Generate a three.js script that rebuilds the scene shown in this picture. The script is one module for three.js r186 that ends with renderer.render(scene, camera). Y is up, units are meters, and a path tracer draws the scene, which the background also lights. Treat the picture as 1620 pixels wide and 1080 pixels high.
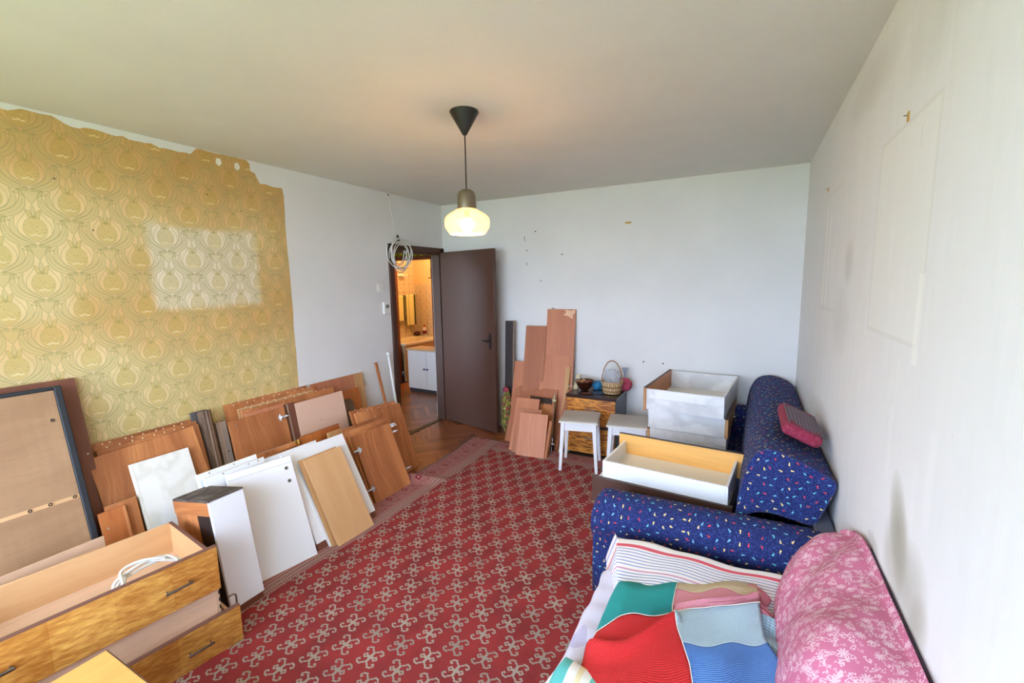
import * as THREE from 'three';
import { RoundedBoxGeometry } from 'three/addons/geometries/RoundedBoxGeometry.js';
import { mergeGeometries, mergeVertices } from 'three/addons/utils/BufferGeometryUtils.js';

// ------------------------------------------------------------------ camera, sky, exposure
const W = 1620, H = 1080;
const scene = new THREE.Scene();
const camera = new THREE.PerspectiveCamera(74.92, W / H, 0.05, 200);
const EYE = 1.656;
camera.position.set(0, EYE, 0);
camera.rotation.set(THREE.MathUtils.degToRad(-7.567), THREE.MathUtils.degToRad(27.82), THREE.MathUtils.degToRad(-0.966), 'YXZ');
scene.background = new THREE.Color().setRGB(0.76, 0.92, 1.22);      // bright overcast sky outside the window behind the camera
scene.backgroundIntensity = 14.5;
const renderer = new THREE.WebGLRenderer({ antialias: true });
renderer.toneMapping = THREE.LinearToneMapping;
renderer.toneMappingExposure = 1.0;
renderer.shadowMap.enabled = true;
// lamps: the pendant in this room and the bathroom lamp (both built further down with their glowing bulbs)
const PENDANT = { color: 0xffdcb0, power: 1.7 };
const BATH = { color: 0xffcf98, power: 3.4 };

// ------------------------------------------------------------------ room dimensions
const XL = -3.218, XR = 0.396, ZB = -4.374, ZR = 1.2, CEIL = 2.556;

// ------------------------------------------------------------------ helpers
let seed = 7;
const rnd = () => { seed = (seed * 1664525 + 1013904223) >>> 0; return seed / 4294967296; };
const rr = (a, b) => a + (b - a) * rnd();
const V3 = (x, y, z) => new THREE.Vector3(x, y, z);
const usedNames = new Map();
function numbered(n) { const k = usedNames.get(n) || 0; usedNames.set(n, k + 1); return k ? `${n}_${String(k).padStart(3, '0')}` : n; }
function shadow(m) { m.castShadow = true; m.receiveShadow = true; return m; }
function obj(name, geo, mat, parent = scene) {
  const m = shadow(new THREE.Mesh(Array.isArray(geo) ? merge(geo) : geo, mat));
  m.name = parent === scene ? numbered(name) : name;
  parent.add(m); return m;
}
function thing(name, label, category, pos = [0, 0, 0], turn = 0, group) {
  const o = new THREE.Group(); o.name = numbered(name); scene.add(o);
  o.position.set(...pos); o.rotation.y = turn; o.userData = { label, category };
  if (group) o.userData.group = group; return o;
}
function tag(o, label, category, group) { Object.assign(o.userData, { label, category }); if (group) o.userData.group = group; return o; }
function struct(name, geo, mat, parent = scene) { const m = obj(name, geo, mat, parent); if (parent === scene) m.userData.kind = 'structure'; return m; }
function structGroup(name) { const g = new THREE.Group(); g.name = numbered(name); g.userData.kind = 'structure'; scene.add(g); return g; }
function merge(list) {
  return mergeGeometries(list.map((g) => { g = g.index ? g.toNonIndexed() : g; for (const k of Object.keys(g.attributes)) if (!['position', 'normal', 'uv'].includes(k)) g.deleteAttribute(k); return g; }));
}
// uv in metres: "grain" names the axis that runs along v
function uvm(geo, grain = 'y', size = 1, off = [0, 0]) {
  const g = geo.index ? geo.toNonIndexed() : geo, p = g.attributes.position, uv = new Float32Array(p.count * 2);
  const gi = 'xyz'.indexOf(grain), a = V3(), b = V3(), c = V3();
  for (let t = 0; t < p.count; t += 3) {
    a.fromBufferAttribute(p, t); b.fromBufferAttribute(p, t + 1); c.fromBufferAttribute(p, t + 2);
    const n = b.clone().sub(a).cross(c.clone().sub(a)); const k = [Math.abs(n.x), Math.abs(n.y), Math.abs(n.z)];
    const ax = k.indexOf(Math.max(...k)); const rest = [0, 1, 2].filter((i) => i !== ax);
    const vi = rest.includes(gi) ? gi : rest[1], ui = rest.find((i) => i !== vi);
    [a, b, c].forEach((q, j) => { const e = [q.x, q.y, q.z]; uv[(t + j) * 2] = e[ui] / size + off[0]; uv[(t + j) * 2 + 1] = e[vi] / size + off[1]; });
  }
  g.setAttribute('uv', new THREE.BufferAttribute(uv, 2)); return g;
}
function bx(w, h, d, x = 0, y = 0, z = 0, r = 0.0015, grain = 'y', size = 1, off) {
  r = Math.min(r, w / 2.2, h / 2.2, d / 2.2);
  const g = r > 0 ? new RoundedBoxGeometry(w, h, d, 1, r) : new THREE.BoxGeometry(w, h, d);
  g.translate(x, y, z); return uvm(g, grain, size, off || [rnd(), rnd()]);
}
// box from min to max corners
const bb = (x0, x1, y0, y1, z0, z1, r, grain, size, off) => bx(Math.abs(x1 - x0), Math.abs(y1 - y0), Math.abs(z1 - z0), (x0 + x1) / 2, (y0 + y1) / 2, (z0 + z1) / 2, r, grain, size, off);
function cyl(r0, r1, h, x, y, z, seg = 16, axis = 'y') {
  const g = new THREE.CylinderGeometry(r0, r1, h, seg); if (axis === 'x') g.rotateZ(Math.PI / 2); if (axis === 'z') g.rotateX(Math.PI / 2);
  g.translate(x, y, z); return g;
}
function tube(pts, r, seg = 24, rad = 6, closed = false) { return new THREE.TubeGeometry(new THREE.CatmullRomCurve3(pts.map((p) => V3(...p)), closed), seg, r, rad, closed); }
// parametric sheet f(u,v) -> [x,y,z], uv from g(u,v)
function sheet(nu, nv, f, uvf = (u, v) => [u, v]) {
  const pos = [], uv = [], idx = [];
  for (let j = 0; j <= nv; j++) for (let i = 0; i <= nu; i++) { const u = i / nu, v = j / nv; pos.push(...f(u, v)); uv.push(...uvf(u, v)); }
  for (let j = 0; j < nv; j++) for (let i = 0; i < nu; i++) { const a = j * (nu + 1) + i, b = a + 1, c = a + nu + 1, d = c + 1; idx.push(a, c, b, b, c, d); }
  const g = new THREE.BufferGeometry(); g.setAttribute('position', new THREE.Float32BufferAttribute(pos, 3)); g.setAttribute('uv', new THREE.Float32BufferAttribute(uv, 2));
  g.setIndex(idx); g.computeVertexNormals(); return g;
}
// closed slab around a sheet: a second sheet th below, sewn at the rim
function thickSheet(nu, nv, f, th, uvf) {
  const top = sheet(nu, nv, f, uvf), n = top.attributes.normal, p = top.attributes.position, N = p.count;
  const pos = [...p.array], uv = [...top.attributes.uv.array], idx = [...top.index.array];
  for (let i = 0; i < N; i++) { pos.push(p.getX(i) - n.getX(i) * th, p.getY(i) - n.getY(i) * th, p.getZ(i) - n.getZ(i) * th); uv.push(uv[2 * i], uv[2 * i + 1]); }
  for (let i = 0; i < top.index.count; i += 3) { const [a, b, c] = [0, 1, 2].map((k) => top.index.getX(i + k) + N); idx.push(a, c, b); }
  const rim = []; for (let i = 0; i < nu; i++) rim.push(i); for (let j = 0; j < nv; j++) rim.push(j * (nu + 1) + nu); for (let i = nu; i > 0; i--) rim.push(nv * (nu + 1) + i); for (let j = nv; j > 0; j--) rim.push(j * (nu + 1));
  for (let i = 0; i < rim.length; i++) { const a = rim[i], b = rim[(i + 1) % rim.length]; idx.push(a, b, a + N, b, b + N, a + N); }
  const g = new THREE.BufferGeometry(); g.setAttribute('position', new THREE.Float32BufferAttribute(pos, 3)); g.setAttribute('uv', new THREE.Float32BufferAttribute(uv, 2)); g.setIndex(idx); g.computeVertexNormals(); return g;
}
// extrude a closed outline [[a,b],...] along an axis
function prism(pts, depth, bevel = 0, holes = []) {
  const s = new THREE.Shape(pts.map((p) => new THREE.Vector2(...p))); for (const h of holes) s.holes.push(new THREE.Path(h.map((p) => new THREE.Vector2(...p))));
  return new THREE.ExtrudeGeometry(s, { depth: depth - 2 * bevel, bevelEnabled: bevel > 0, bevelSize: bevel, bevelThickness: bevel, bevelSegments: 2, bevelOffset: -bevel, curveSegments: 10 }).translate(0, 0, bevel);
}
const lathe = (pts, seg = 40) => new THREE.LatheGeometry(pts.map((p) => new THREE.Vector2(...p)), seg);

// ------------------------------------------------------------------ noise and textures
const hash = (x, y, s) => { let h = (x * 374761393 + y * 668265263 + s * 974634757) | 0; h = Math.imul(h ^ (h >>> 13), 1274126177); return ((h ^ (h >>> 16)) >>> 0) / 4294967296; };
function vn(x, y, px, py, s = 0) {   // value noise, periodic in px, py cells
  const xi = Math.floor(x), yi = Math.floor(y), fx = x - xi, fy = y - yi, u = fx * fx * (3 - 2 * fx), v = fy * fy * (3 - 2 * fy);
  const m = (a, p) => ((a % p) + p) % p;
  const x0 = m(xi, px), x1 = m(xi + 1, px), y0 = m(yi, py), y1 = m(yi + 1, py);
  const a = hash(x0, y0, s), b = hash(x1, y0, s), c = hash(x0, y1, s), d = hash(x1, y1, s);
  return a + (b - a) * u + (c - a) * v + (a - b - c + d) * u * v;
}
function fbm(u, v, fx, fy, s = 0, oct = 4) { let t = 0, a = 0.5, n = 0; for (let o = 0; o < oct; o++) { t += a * vn(u * fx, v * fy, fx, fy, s + o); n += a; a *= 0.5; fx *= 2; fy *= 2; } return t / n; }
const mix = (a, b, t) => a + (b - a) * t, mix3 = (a, b, t) => [mix(a[0], b[0], t), mix(a[1], b[1], t), mix(a[2], b[2], t)];
const clamp = (x, a = 0, b = 1) => Math.min(b, Math.max(a, x)), sstep = (a, b, x) => { const t = clamp((x - a) / (b - a)); return t * t * (3 - 2 * t); };
function dtex(w, h, f, srgb = true) {
  const d = new Uint8Array(w * h * 4);
  for (let y = 0; y < h; y++) for (let x = 0; x < w; x++) { const c = f(x / w, y / h), i = (y * w + x) * 4; d[i] = clamp(c[0], 0, 255); d[i + 1] = clamp(c[1], 0, 255); d[i + 2] = clamp(c[2], 0, 255); d[i + 3] = 255; }
  const t = new THREE.DataTexture(d, w, h); t.wrapS = t.wrapT = THREE.RepeatWrapping; t.magFilter = THREE.LinearFilter; t.minFilter = THREE.LinearMipmapLinearFilter; t.generateMipmaps = true;
  if (srgb) t.colorSpace = THREE.SRGBColorSpace; t.needsUpdate = true; return t;
}
function ctex(w, h, draw, srgb = true) {
  const c = document.createElement('canvas'); c.width = w; c.height = h; draw(c.getContext('2d'), w, h);
  const t = new THREE.CanvasTexture(c); t.wrapS = t.wrapT = THREE.RepeatWrapping; if (srgb) t.colorSpace = THREE.SRGBColorSpace; t.anisotropy = 8; return t;
}
const std = (o) => new THREE.MeshStandardMaterial({ roughness: 0.7, metalness: 0, side: THREE.DoubleSide, ...o });
const phy = (o) => new THREE.MeshPhysicalMaterial({ roughness: 0.5, metalness: 0, side: THREE.DoubleSide, ...o });
const hex = (r, g, b) => new THREE.Color().setRGB(r / 255, g / 255, b / 255, THREE.SRGBColorSpace);

// wood with the grain along v; 1 tile = 1 m unless repeated
function woodTex(c0, c1, s, { fine = 90, bands = 9, fig = 0, w = 512, h = 512, contrast = 1 } = {}) {
  return dtex(w, h, (u, v) => {
    const wob = fbm(u, v, 4, 2, s + 20, 3) * 0.12;
    const band = fbm(u + wob, v, bands, 1, s, 3), line = vn((u + wob) * fine, v * 3, fine, 3, s + 5), pore = vn(u * 240, v * 14, 240, 14, s + 9);
    let t = 0.5 + ((band - 0.5) * 1.5 + (line - 0.5) * 0.35) * contrast; if (pore > 0.78) t -= 0.18 * contrast;
    if (fig) t += fig * (fbm(u, v, 5, 40, s + 31, 3) - 0.5);
    return mix3(c1, c0, clamp(t));
  });
}
const T = {};
T.teak = woodTex([220, 148, 90], [164, 98, 54], 1);
T.teak2 = woodTex([206, 134, 80], [148, 86, 46], 11, { bands: 6 });
T.rose = woodTex([206, 138, 100], [176, 108, 76], 21, { fine: 50, bands: 5, contrast: 0.9 });
T.beech = woodTex([226, 184, 136], [205, 158, 108], 41, { fine: 40, bands: 4, contrast: 0.9 });
T.beechDark = woodTex([206, 160, 108], [176, 128, 82], 43, { fine: 40, bands: 4 });
T.ply = woodTex([196, 158, 118], [160, 122, 88], 47, { fine: 26, bands: 3, fig: 0.25, contrast: 0.8 });
T.mahog = woodTex([136, 84, 62], [104, 60, 44], 51, { contrast: 0.7 });
T.post = woodTex([124, 96, 72], [70, 52, 38], 61);
T.grain = woodTex([255, 255, 255], [222, 222, 222], 71);
// flame-figured golden veneer (grain across, many short dark ripples)
T.veneer = dtex(1024, 1024, (u, v) => {
  const wob = fbm(u, v, 3, 6, 3, 3); const sl = u + v * 0.12, f1 = fbm(sl - Math.floor(sl) + wob * 0.03, v, 64, 15, 4, 4), f2 = fbm(u, v, 3, 4, 8, 3), f3 = vn(u * 190, v * 40, 190, 40, 15), blk = hash(Math.floor(v * 3), 3, 6) - 0.5, sm = Math.abs((v * 3) % 1) < 0.006 ? -0.25 : 0;
  const t = clamp(0.55 + (f1 - 0.5) * 1.3 + (f2 - 0.5) * 0.7 + (f3 - 0.5) * 0.34 + blk * 0.3 + sm); return mix3([170, 104, 38], [226, 172, 88], t);
});
T.tiger = dtex(512, 512, (u, v) => {
  const wob = fbm(u, v, 3, 5, 103, 3) * 0.16; const f1 = fbm(u + wob * 0.35, v + wob, 52, 9, 104, 3), f2 = fbm(u, v, 6, 3, 108, 2);
  const t = clamp(0.64 + (f1 - 0.48) * 2.0 + (f2 - 0.5) * 0.7); return mix3([112, 56, 16], [222, 150, 62], t);
});
const M = {
  teak: std({ map: T.teak, roughness: 0.5 }), teak2: std({ map: T.teak2, roughness: 0.5 }), rose: std({ map: T.rose, roughness: 0.5 }), rose2: std({ map: T.rose, roughness: 0.5, color: hex(232, 226, 222) }),
  beech: std({ map: T.beech, roughness: 0.55 }), beechDark: std({ map: T.beechDark, roughness: 0.6 }), ply: std({ map: T.ply, roughness: 0.8 }), mahog: std({ map: T.mahog, roughness: 0.55 }),
  veneer: phy({ map: T.veneer, roughness: 0.35, clearcoat: 0.3, clearcoatRoughness: 0.3 }), tiger: phy({ map: T.tiger, roughness: 0.35, clearcoat: 0.3 }),
  orange: std({ map: T.grain, color: hex(244, 184, 100), roughness: 0.5 }), post: std({ map: T.post, roughness: 0.6 }),
  white: phy({ color: hex(236, 238, 242), roughness: 0.32 }), cream: std({ color: hex(234, 230, 218), roughness: 0.6 }), edgeCream: std({ map: T.grain, color: hex(238, 220, 180), roughness: 0.8 }),
  hardboard: std({ color: hex(226, 186, 162), roughness: 0.7 }), pinkBeige: std({ map: T.grain, color: hex(238, 194, 158), roughness: 0.75 }),
  brown: std({ color: hex(84, 56, 46), roughness: 0.42 }), brownFrame: std({ color: hex(78, 52, 42), roughness: 0.6 }), redBrown: std({ color: hex(112, 60, 42), roughness: 0.5 }), dark: std({ color: hex(44, 34, 32), roughness: 0.5 }),
  redEdge: std({ color: hex(116, 76, 66), roughness: 0.6 }), darkEdge: std({ color: hex(78, 62, 58), roughness: 0.6 }), rubber: std({ color: hex(38, 42, 48), roughness: 0.6 }), black: std({ color: hex(22, 22, 24), roughness: 0.45 }), bluegrey: std({ color: hex(108, 114, 130), roughness: 0.45 }),
  chrome: std({ color: hex(225, 225, 228), metalness: 1, roughness: 0.16 }), steel: std({ color: hex(140, 138, 136), metalness: 1, roughness: 0.35 }), brass: std({ color: hex(190, 150, 80), metalness: 1, roughness: 0.35 }), hole: std({ color: hex(24, 18, 16), roughness: 1 }),
  dowel: std({ color: hex(232, 208, 176), roughness: 0.8 }), cable: std({ color: hex(228, 228, 224), roughness: 0.45 }), plastic: std({ color: hex(232, 232, 228), roughness: 0.4 }), screw: std({ color: hex(190, 186, 180), metalness: 0.8, roughness: 0.4 }),
  stoolTop: std({ map: T.grain, color: hex(198, 192, 184), roughness: 0.45 }), stoolLeg: phy({ color: hex(232, 234, 238), roughness: 0.4 }), greyPost: std({ map: T.grain, color: hex(188, 164, 144), roughness: 0.7 }),
};

// ------------------------------------------------------------------ floor of herringbone parquet blocks
{
  const floor = structGroup('floor');
  obj('subfloor', bb(-6.2, 0.9, -0.14, -0.021, -7.4, 1.2, 0), std({ color: hex(70, 40, 22), roughness: 0.8 }), floor);
  const mats = [0, 1, 2, 3, 4].map((k) => phy({ map: woodTex([[176, 104, 52], [164, 92, 42], [186, 116, 60], [150, 82, 36], [170, 98, 54]][k], [[118, 62, 28], [104, 54, 24], [132, 76, 36], [96, 48, 20], [122, 64, 34]][k], 200 + k * 7, { w: 256, h: 256, bands: 5 }), roughness: 0.3, clearcoat: 0.25, clearcoatRoughness: 0.25 }));
  const bw = 0.072, n = 6, geos = [0, 1, 2].map((k) => bx(bw - 0.0012, 0.02, bw * n - 0.0012, 0, -0.01, 0, 0.0012, 'z', 0.6, [k * 0.31, k * 0.17]));
  const c = Math.SQRT1_2;
  for (let k = -90; k < 90; k++) for (let m = -14; m < 14; m++) for (const vert of [0, 1]) {
    const cx = vert ? k + n + 0.5 : k + n / 2, cy = vert ? k + 1 - n / 2 : k + 0.5;
    const a = (cx + n * m) * bw, b = (cy - n * m) * bw, x = (a - b) * c - 2.6, z = (a + b) * c - 3.8;
    const room = x > -3.3 && x < -1.9 && z < -2.55 && z > -4.5 && !(x > -2.3 && z > -3.65), hall = x <= -3.3 && x > -5.15 && z > -6.0 && z < -3.45 && z < -3.7 - (x + 3.3) * -0.2;
    if (!room && !hall) continue;
    const o = obj('parquet_block', geos[(k * 7 + m * 3 + 300) % 3], mats[Math.floor(hash(k + 200, m + 50, vert) * 5)], floor);
    o.position.set(x, 0, z); o.rotation.y = vert ? -Math.PI / 4 : Math.PI / 4;
  }
  obj('threshold_strip', bb(-3.30, -3.235, -0.004, 0.006, -4.33, -3.5, 0.002), std({ color: hex(88, 66, 34), metalness: 0.4, roughness: 0.5 }), floor);
}

// ------------------------------------------------------------------ walls, ceiling
const plaster = (c, s) => std({ map: dtex(512, 512, (u, v) => { const t = 0.955 + 0.045 * fbm(u, v, 6, 6, s, 4) + (hash(Math.floor(u * 512), Math.floor(v * 512), s) - 0.5) * 0.012; return [c[0] * t, c[1] * t, c[2] * t]; }), roughness: 0.9 });
const wallWhite = plaster([232, 232, 230], 300);
const ceilMat = plaster([232, 231, 226], 310);
const hallMat = plaster([214, 186, 140], 320);
const DZ0 = -4.325, DZ1 = -3.5, DH = 2.02;          // doorway in the left wall
{
  struct('ceiling', uvm(new THREE.BoxGeometry(7.2, 0.2, 8.8).translate(-2.6, CEIL + 0.1, -3.1), 'z', 2), ceilMat);
  // left wall with the doorway
  const s = [[-ZR, 0], [-ZR, CEIL], [-ZB + 0.2, CEIL], [-ZB + 0.2, 0], [-DZ0, 0], [-DZ0, DH], [-DZ1, DH], [-DZ1, 0]];
  const g = prism(s, 0.08).rotateY(Math.PI / 2).translate(XL - 0.08, 0, 0);
  struct('wall_left', uvm(g, 'y', 2), wallWhite);
  struct('wall_back', uvm(new THREE.BoxGeometry(3.95, CEIL, 0.2).translate(-1.41, CEIL / 2, ZB - 0.1), 'y', 2), ctexWallBack());
  struct('wall_right', wallRightGeo(), wallRightMat());
  // rear wall with the big window behind the camera
  const rw = prism([[XL - 0.13, 0], [XL - 0.13, CEIL], [XR + 0.2, CEIL], [XR + 0.2, 0]], 0.25, 0, [[[-3.0, 0.62], [-3.0, 2.38], [0.2, 2.38], [0.2, 0.62]]]).translate(0, 0, ZR);
  struct('wall_rear', uvm(rw, 'y', 2), wallWhite);
  const win = structGroup('window_1');
  const wf = std({ color: hex(235, 235, 232), roughness: 0.4 });
  for (const [a, b, c, d] of [[-3.0, 0.2, 0.62, 0.69], [-3.0, 0.2, 2.31, 2.38], [-3.0, -2.93, 0.62, 2.38], [0.13, 0.2, 0.62, 2.38], [-1.96, -1.88, 0.62, 2.38], [-0.92, -0.84, 0.62, 2.38]]) obj('window_frame', bb(a, b, c, d, ZR + 0.08, ZR + 0.15, 0.004), wf, win);
  obj('window_sill', bb(-3.05, 0.25, 0.585, 0.62, ZR - 0.1, ZR + 0.08, 0.005), wf, win);
  const glass = phy({ color: 0xffffff, transmission: 1, thickness: 0, roughness: 0.0, ior: 1.5 });
  for (const [a, b] of [[-2.93, -1.96], [-1.88, -0.92], [-0.84, 0.13]]) obj('pane', new THREE.PlaneGeometry(b - a, 1.62).translate((a + b) / 2, 1.5, ZR + 0.115), glass, win);
  // lawn far below, outside the window
  struct('lawn_outside', new THREE.PlaneGeometry(90, 60).rotateX(-Math.PI / 2).translate(0, -4, 33), std({ color: hex(150, 160, 84), roughness: 1 }));
}
function wallRightGeo() {
  const g = new THREE.BoxGeometry(0.2, CEIL, 5.9).translate(XR + 0.1, CEIL / 2, -2.0), p = g.attributes.position, uv = g.attributes.uv;
  for (let i = 0; i < p.count; i++) uv.setXY(i, (p.getZ(i) + 4.95) / 5.9, p.getY(i) / CEIL);
  return g;
}
// shape-bound dirt only: outlines of removed pictures, a rubbed oval smudge, drip streaks
function wallRightMat() {
  const w = 2048, h = 1024, PX = (z) => ((z + 4.95) / 5.9) * w, PY = (y) => (1 - y / CEIL) * h;
  const t = ctex(w, h, (c) => {
    c.fillStyle = 'rgb(232,232,230)'; c.fillRect(0, 0, w, h);
    for (let i = 0; i < 2600; i++) { c.fillStyle = rnd() < 0.5 ? `rgba(205,203,196,${0.05 * rnd()})` : `rgba(250,250,250,${0.08 * rnd()})`; const s = 6 + 60 * rnd(); c.fillRect(rnd() * w, rnd() * h, s * 0.25, s * 1.6); }
    const quad = (z0, z1, y0, y1, col) => { c.fillStyle = col; c.fillRect(PX(z0), PY(y1), PX(z1) - PX(z0), PY(y0) - PY(y1)); };
    quad(-2.05, -1.5, 1.47, 2.1, 'rgba(238,237,228,0.4)');
    c.lineWidth = 5; c.strokeStyle = 'rgba(210,207,199,0.3)'; c.strokeRect(PX(-2.05), PY(2.1), PX(-1.5) - PX(-2.05), PY(1.47) - PY(2.1));
    quad(-1.535, -1.49, 1.42, 1.66, 'rgba(246,246,240,0.55)'); quad(-3.25, -3.2, 1.5, 2.06, 'rgba(246,245,238,0.7)'); quad(-3.12, -3.08, 1.5, 2.0, 'rgba(246,245,238,0.55)');
    c.strokeRect(PX(-3.28), PY(2.12), PX(-2.78) - PX(-3.28), PY(1.48) - PY(2.12));
    const blob = (z, y, rz, ry, a, rot, col = '150,145,128') => { c.save(); c.translate(PX(z), PY(y)); c.rotate(rot); c.scale(rz * w / 5.9, ry * h / CEIL); const g = c.createRadialGradient(0, 0, 0, 0, 0, 1); g.addColorStop(0, `rgba(${col},${a})`); g.addColorStop(0.55, `rgba(${col},${a * 0.65})`); g.addColorStop(1, `rgba(${col},0)`); c.fillStyle = g; c.beginPath(); c.arc(0, 0, 1, 0, 7); c.fill(); c.restore(); };
    blob(-1.5, 0.97, 0.085, 0.16, 0.55, -0.35, '138,134,110'); blob(-1.5, 0.9, 0.12, 0.15, 0.4, 0.3, '140,136,112'); blob(-1.38, 0.86, 0.13, 0.15, 0.45, 0.4, '150,146,126'); blob(-1.3, 0.82, 0.07, 0.1, 0.4, 0.3, '150,146,126');
    blob(-2.5, 1.72, 0.12, 0.12, 0.22, 0); blob(-1.72, 0.79, 0.09, 0.05, 0.5, 0); blob(-2.6, 1.45, 0.25, 0.2, 0.12, 0); blob(-2.35, 2.4, 0.5, 0.12, 0.16, 0); blob(-1.6, 2.3, 0.3, 0.14, 0.1, 0);
    c.lineWidth = 1.5; for (let i = 0; i < 90; i++) { const z = rr(-4.2, 0), y = rr(0.9, 2.5); c.strokeStyle = `rgba(${rnd() < 0.6 ? '250,250,248' : '170,168,160'},${0.3 * rnd()})`; c.beginPath(); c.moveTo(PX(z), PY(y)); c.lineTo(PX(z + rr(-0.01, 0.01)), PY(y - rr(0.01, 0.06))); c.stroke(); }
  });
  return std({ map: t, roughness: 0.85 });
}
function ctexWallBack() { return wallWhite; }

// ------------------------------------------------------------------ wallpaper on the left wall (half-drop damask, sun-bleached where furniture stood)
{
  const z0 = 0.62, z1 = -2.345, y0 = 0, y1 = 2.556, w = 2048, h = 1766;
  const PX = (z) => (z0 - z) / (z0 - z1) * w, PY = (y) => (1 - y / y1) * h, SX = w / (z0 - z1), SY = h / y1;
  const t = ctex(w, h, (c) => {
    const img = c.createImageData(w, h);
    for (let j = 0; j < h; j++) for (let i = 0; i < w; i++) {
      const u = i / w, v = j / h, z = z0 - u * (z0 - z1), y = (1 - v) * y1;
      const n = fbm(u, v, 5, 5, 400, 4), n2 = fbm(u, v, 40, 40, 410, 2);
      let col = mix3([214, 172, 108], [230, 198, 142], clamp(0.5 + (n - 0.5) * 1.9));
      const wob = (fbm(u, v, 9, 9, 420, 3) - 0.5) * 0.06;
      const inner = (a, b, c2, d, f) => sstep(a - f, a + f, z + wob) * (1 - sstep(b - f, b + f, z + wob)) * sstep(c2 - f, c2 + f, y + wob) * (1 - sstep(d - f, d + f, y + wob));
      col = mix3(col, [234, 220, 194], 0.95 * inner(-2.09, -1.42, 1.52, 2.05, 0.03));
      col = mix3(col, [236, 216, 166], 0.6 * inner(-1.05, -0.55, 1.5, 2.2, 0.07));
      col = mix3(col, [230, 214, 166], 0.45 * inner(-1.2, 0.2, 0.3, 1.35, 0.12)); col = mix3(col, [222, 208, 150], 0.5 * inner(-2.4, -1.1, 0.2, 1.25, 0.1));
      col = mix3(col, [196, 148, 82], 0.6 * sstep(2.02, 2.4, y + wob * 2.5)); col = mix3(col, [190, 150, 84], 0.3 * sstep(-2.2, -2.33, z + wob));
      const k = (j * w + i) * 4, g = 0.97 + 0.06 * n2; img.data[k] = col[0] * g; img.data[k + 1] = col[1] * g; img.data[k + 2] = col[2] * g; img.data[k + 3] = 255;
    }
    c.putImageData(img, 0, 0);
    const motif = (z, y) => {
      c.save(); c.translate(PX(z), PY(y)); c.scale(SX * 0.128, SY * 0.138);
      const line = 'rgba(140,128,86,0.42)', fill = 'rgba(172,162,96,0.26)', fill2 = 'rgba(170,148,58,0.27)';
      c.strokeStyle = line;
      const shape = (pts, f, lw) => { c.beginPath(); c.moveTo(...pts[0]); for (let i = 1; i < pts.length; i++) c.bezierCurveTo(...pts[i]); if (f) { c.fillStyle = f; c.fill(); } c.lineWidth = lw; c.stroke(); };
      for (const s of [1, -1]) {
        c.save(); c.scale(s, 1);
        shape([[0.03, 0.62], [0.45, 0.66, 0.97, 0.5, 0.95, -0.05], [0.95, -0.3, 0.86, -0.42, 0.78, -0.42], [0.84, -0.2, 0.8, 0.1, 0.5, 0.3], [0.3, 0.42, 0.12, 0.48, 0.03, 0.62]], fill, 0.024);
        shape([[0.03, 0.55], [0.35, 0.42, 0.74, 0.25, 0.72, -0.1], [0.71, -0.3, 0.62, -0.4, 0.54, -0.42], [0.62, -0.15, 0.55, 0.1, 0.35, 0.25], [0.2, 0.35, 0.1, 0.42, 0.03, 0.55]], fill, 0.02);
        shape([[0.1, 0.56], [0.5, 0.5, 0.82, 0.36, 0.88, -0.1]], null, 0.013);
        shape([[0.0, 0.45], [0.35, 0.36, 0.53, 0.16, 0.5, -0.1], [0.47, -0.36, 0.24, -0.46, 0.2, -0.72]], null, 0.022);
        shape([[0.0, 0.55], [0.2, 0.5, 0.4, 0.6, 0.46, 0.74], [0.32, 0.76, 0.22, 0.78, 0.17, 0.85], [0.12, 0.95, 0.06, 1.02, 0, 1.1]], fill, 0.02);
        shape([[0, -0.42], [0.04, -0.6, 0.12, -0.72, 0.22, -0.72], [0.2, -0.6, 0.2, -0.5, 0.14, -0.4]], fill2, 0.016);
        c.restore();
      }
      shape([[0, -0.38], [-0.1, -0.55, -0.08, -0.75, 0, -0.9], [0.08, -0.75, 0.1, -0.55, 0, -0.38]], fill, 0.018);
      shape([[0, 0.42], [-0.2, 0.34, -0.36, 0.18, -0.35, -0.05], [-0.32, -0.3, -0.2, -0.4, 0, -0.5], [0.2, -0.4, 0.32, -0.3, 0.35, -0.05], [0.36, 0.18, 0.2, 0.34, 0, 0.42]], fill2, 0.012);
      for (let i = 0; i < 46; i++) { const a = hash(i, 3, 1) * 6.28, q = 0.33 * Math.sqrt(hash(i, 9, 2)); c.beginPath(); c.arc(Math.cos(a) * q, Math.sin(a) * q * 0.9 - 0.02, 0.016, 0, 7); c.fillStyle = i % 2 ? 'rgba(226,208,140,0.5)' : 'rgba(140,120,50,0.4)'; c.fill(); }
      for (const x of [-0.11, 0, 0.11]) { c.beginPath(); c.arc(x, 0.2 + Math.abs(x) * 0.3, 0.07, Math.PI, 0); c.fillStyle = 'rgba(236,222,176,0.6)'; c.fill(); }
      c.restore();
    };
    for (let r = -1; r < 20; r++) for (let q = -2; q < 12; q++) motif(-1.507 + (q - 5) * 0.2885 + (r % 2 ? 0.144 : 0), 1.96 - (r - 6) * 0.139);
    c.fillStyle = 'rgba(50,40,20,0.8)'; for (const [z, y] of [[-1.03, 2.23], [-1.78, 2.27], [-2.0, 2.19], [-1.16, 1.98]]) { c.beginPath(); c.arc(PX(z), PY(y), 3, 0, 7); c.fill(); }
  });
  // torn upper edge, notch at the right
  const top = [[z0, 2.53]]; let z = 0.55;
  while (z > -1.06) { top.push([z, 2.553 - 0.01 * rnd() - (z > -0.75 ? 0.01 : z > -0.92 ? 0.025 : 0.002)]); z -= 0.03 + 0.04 * rnd(); }
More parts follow.
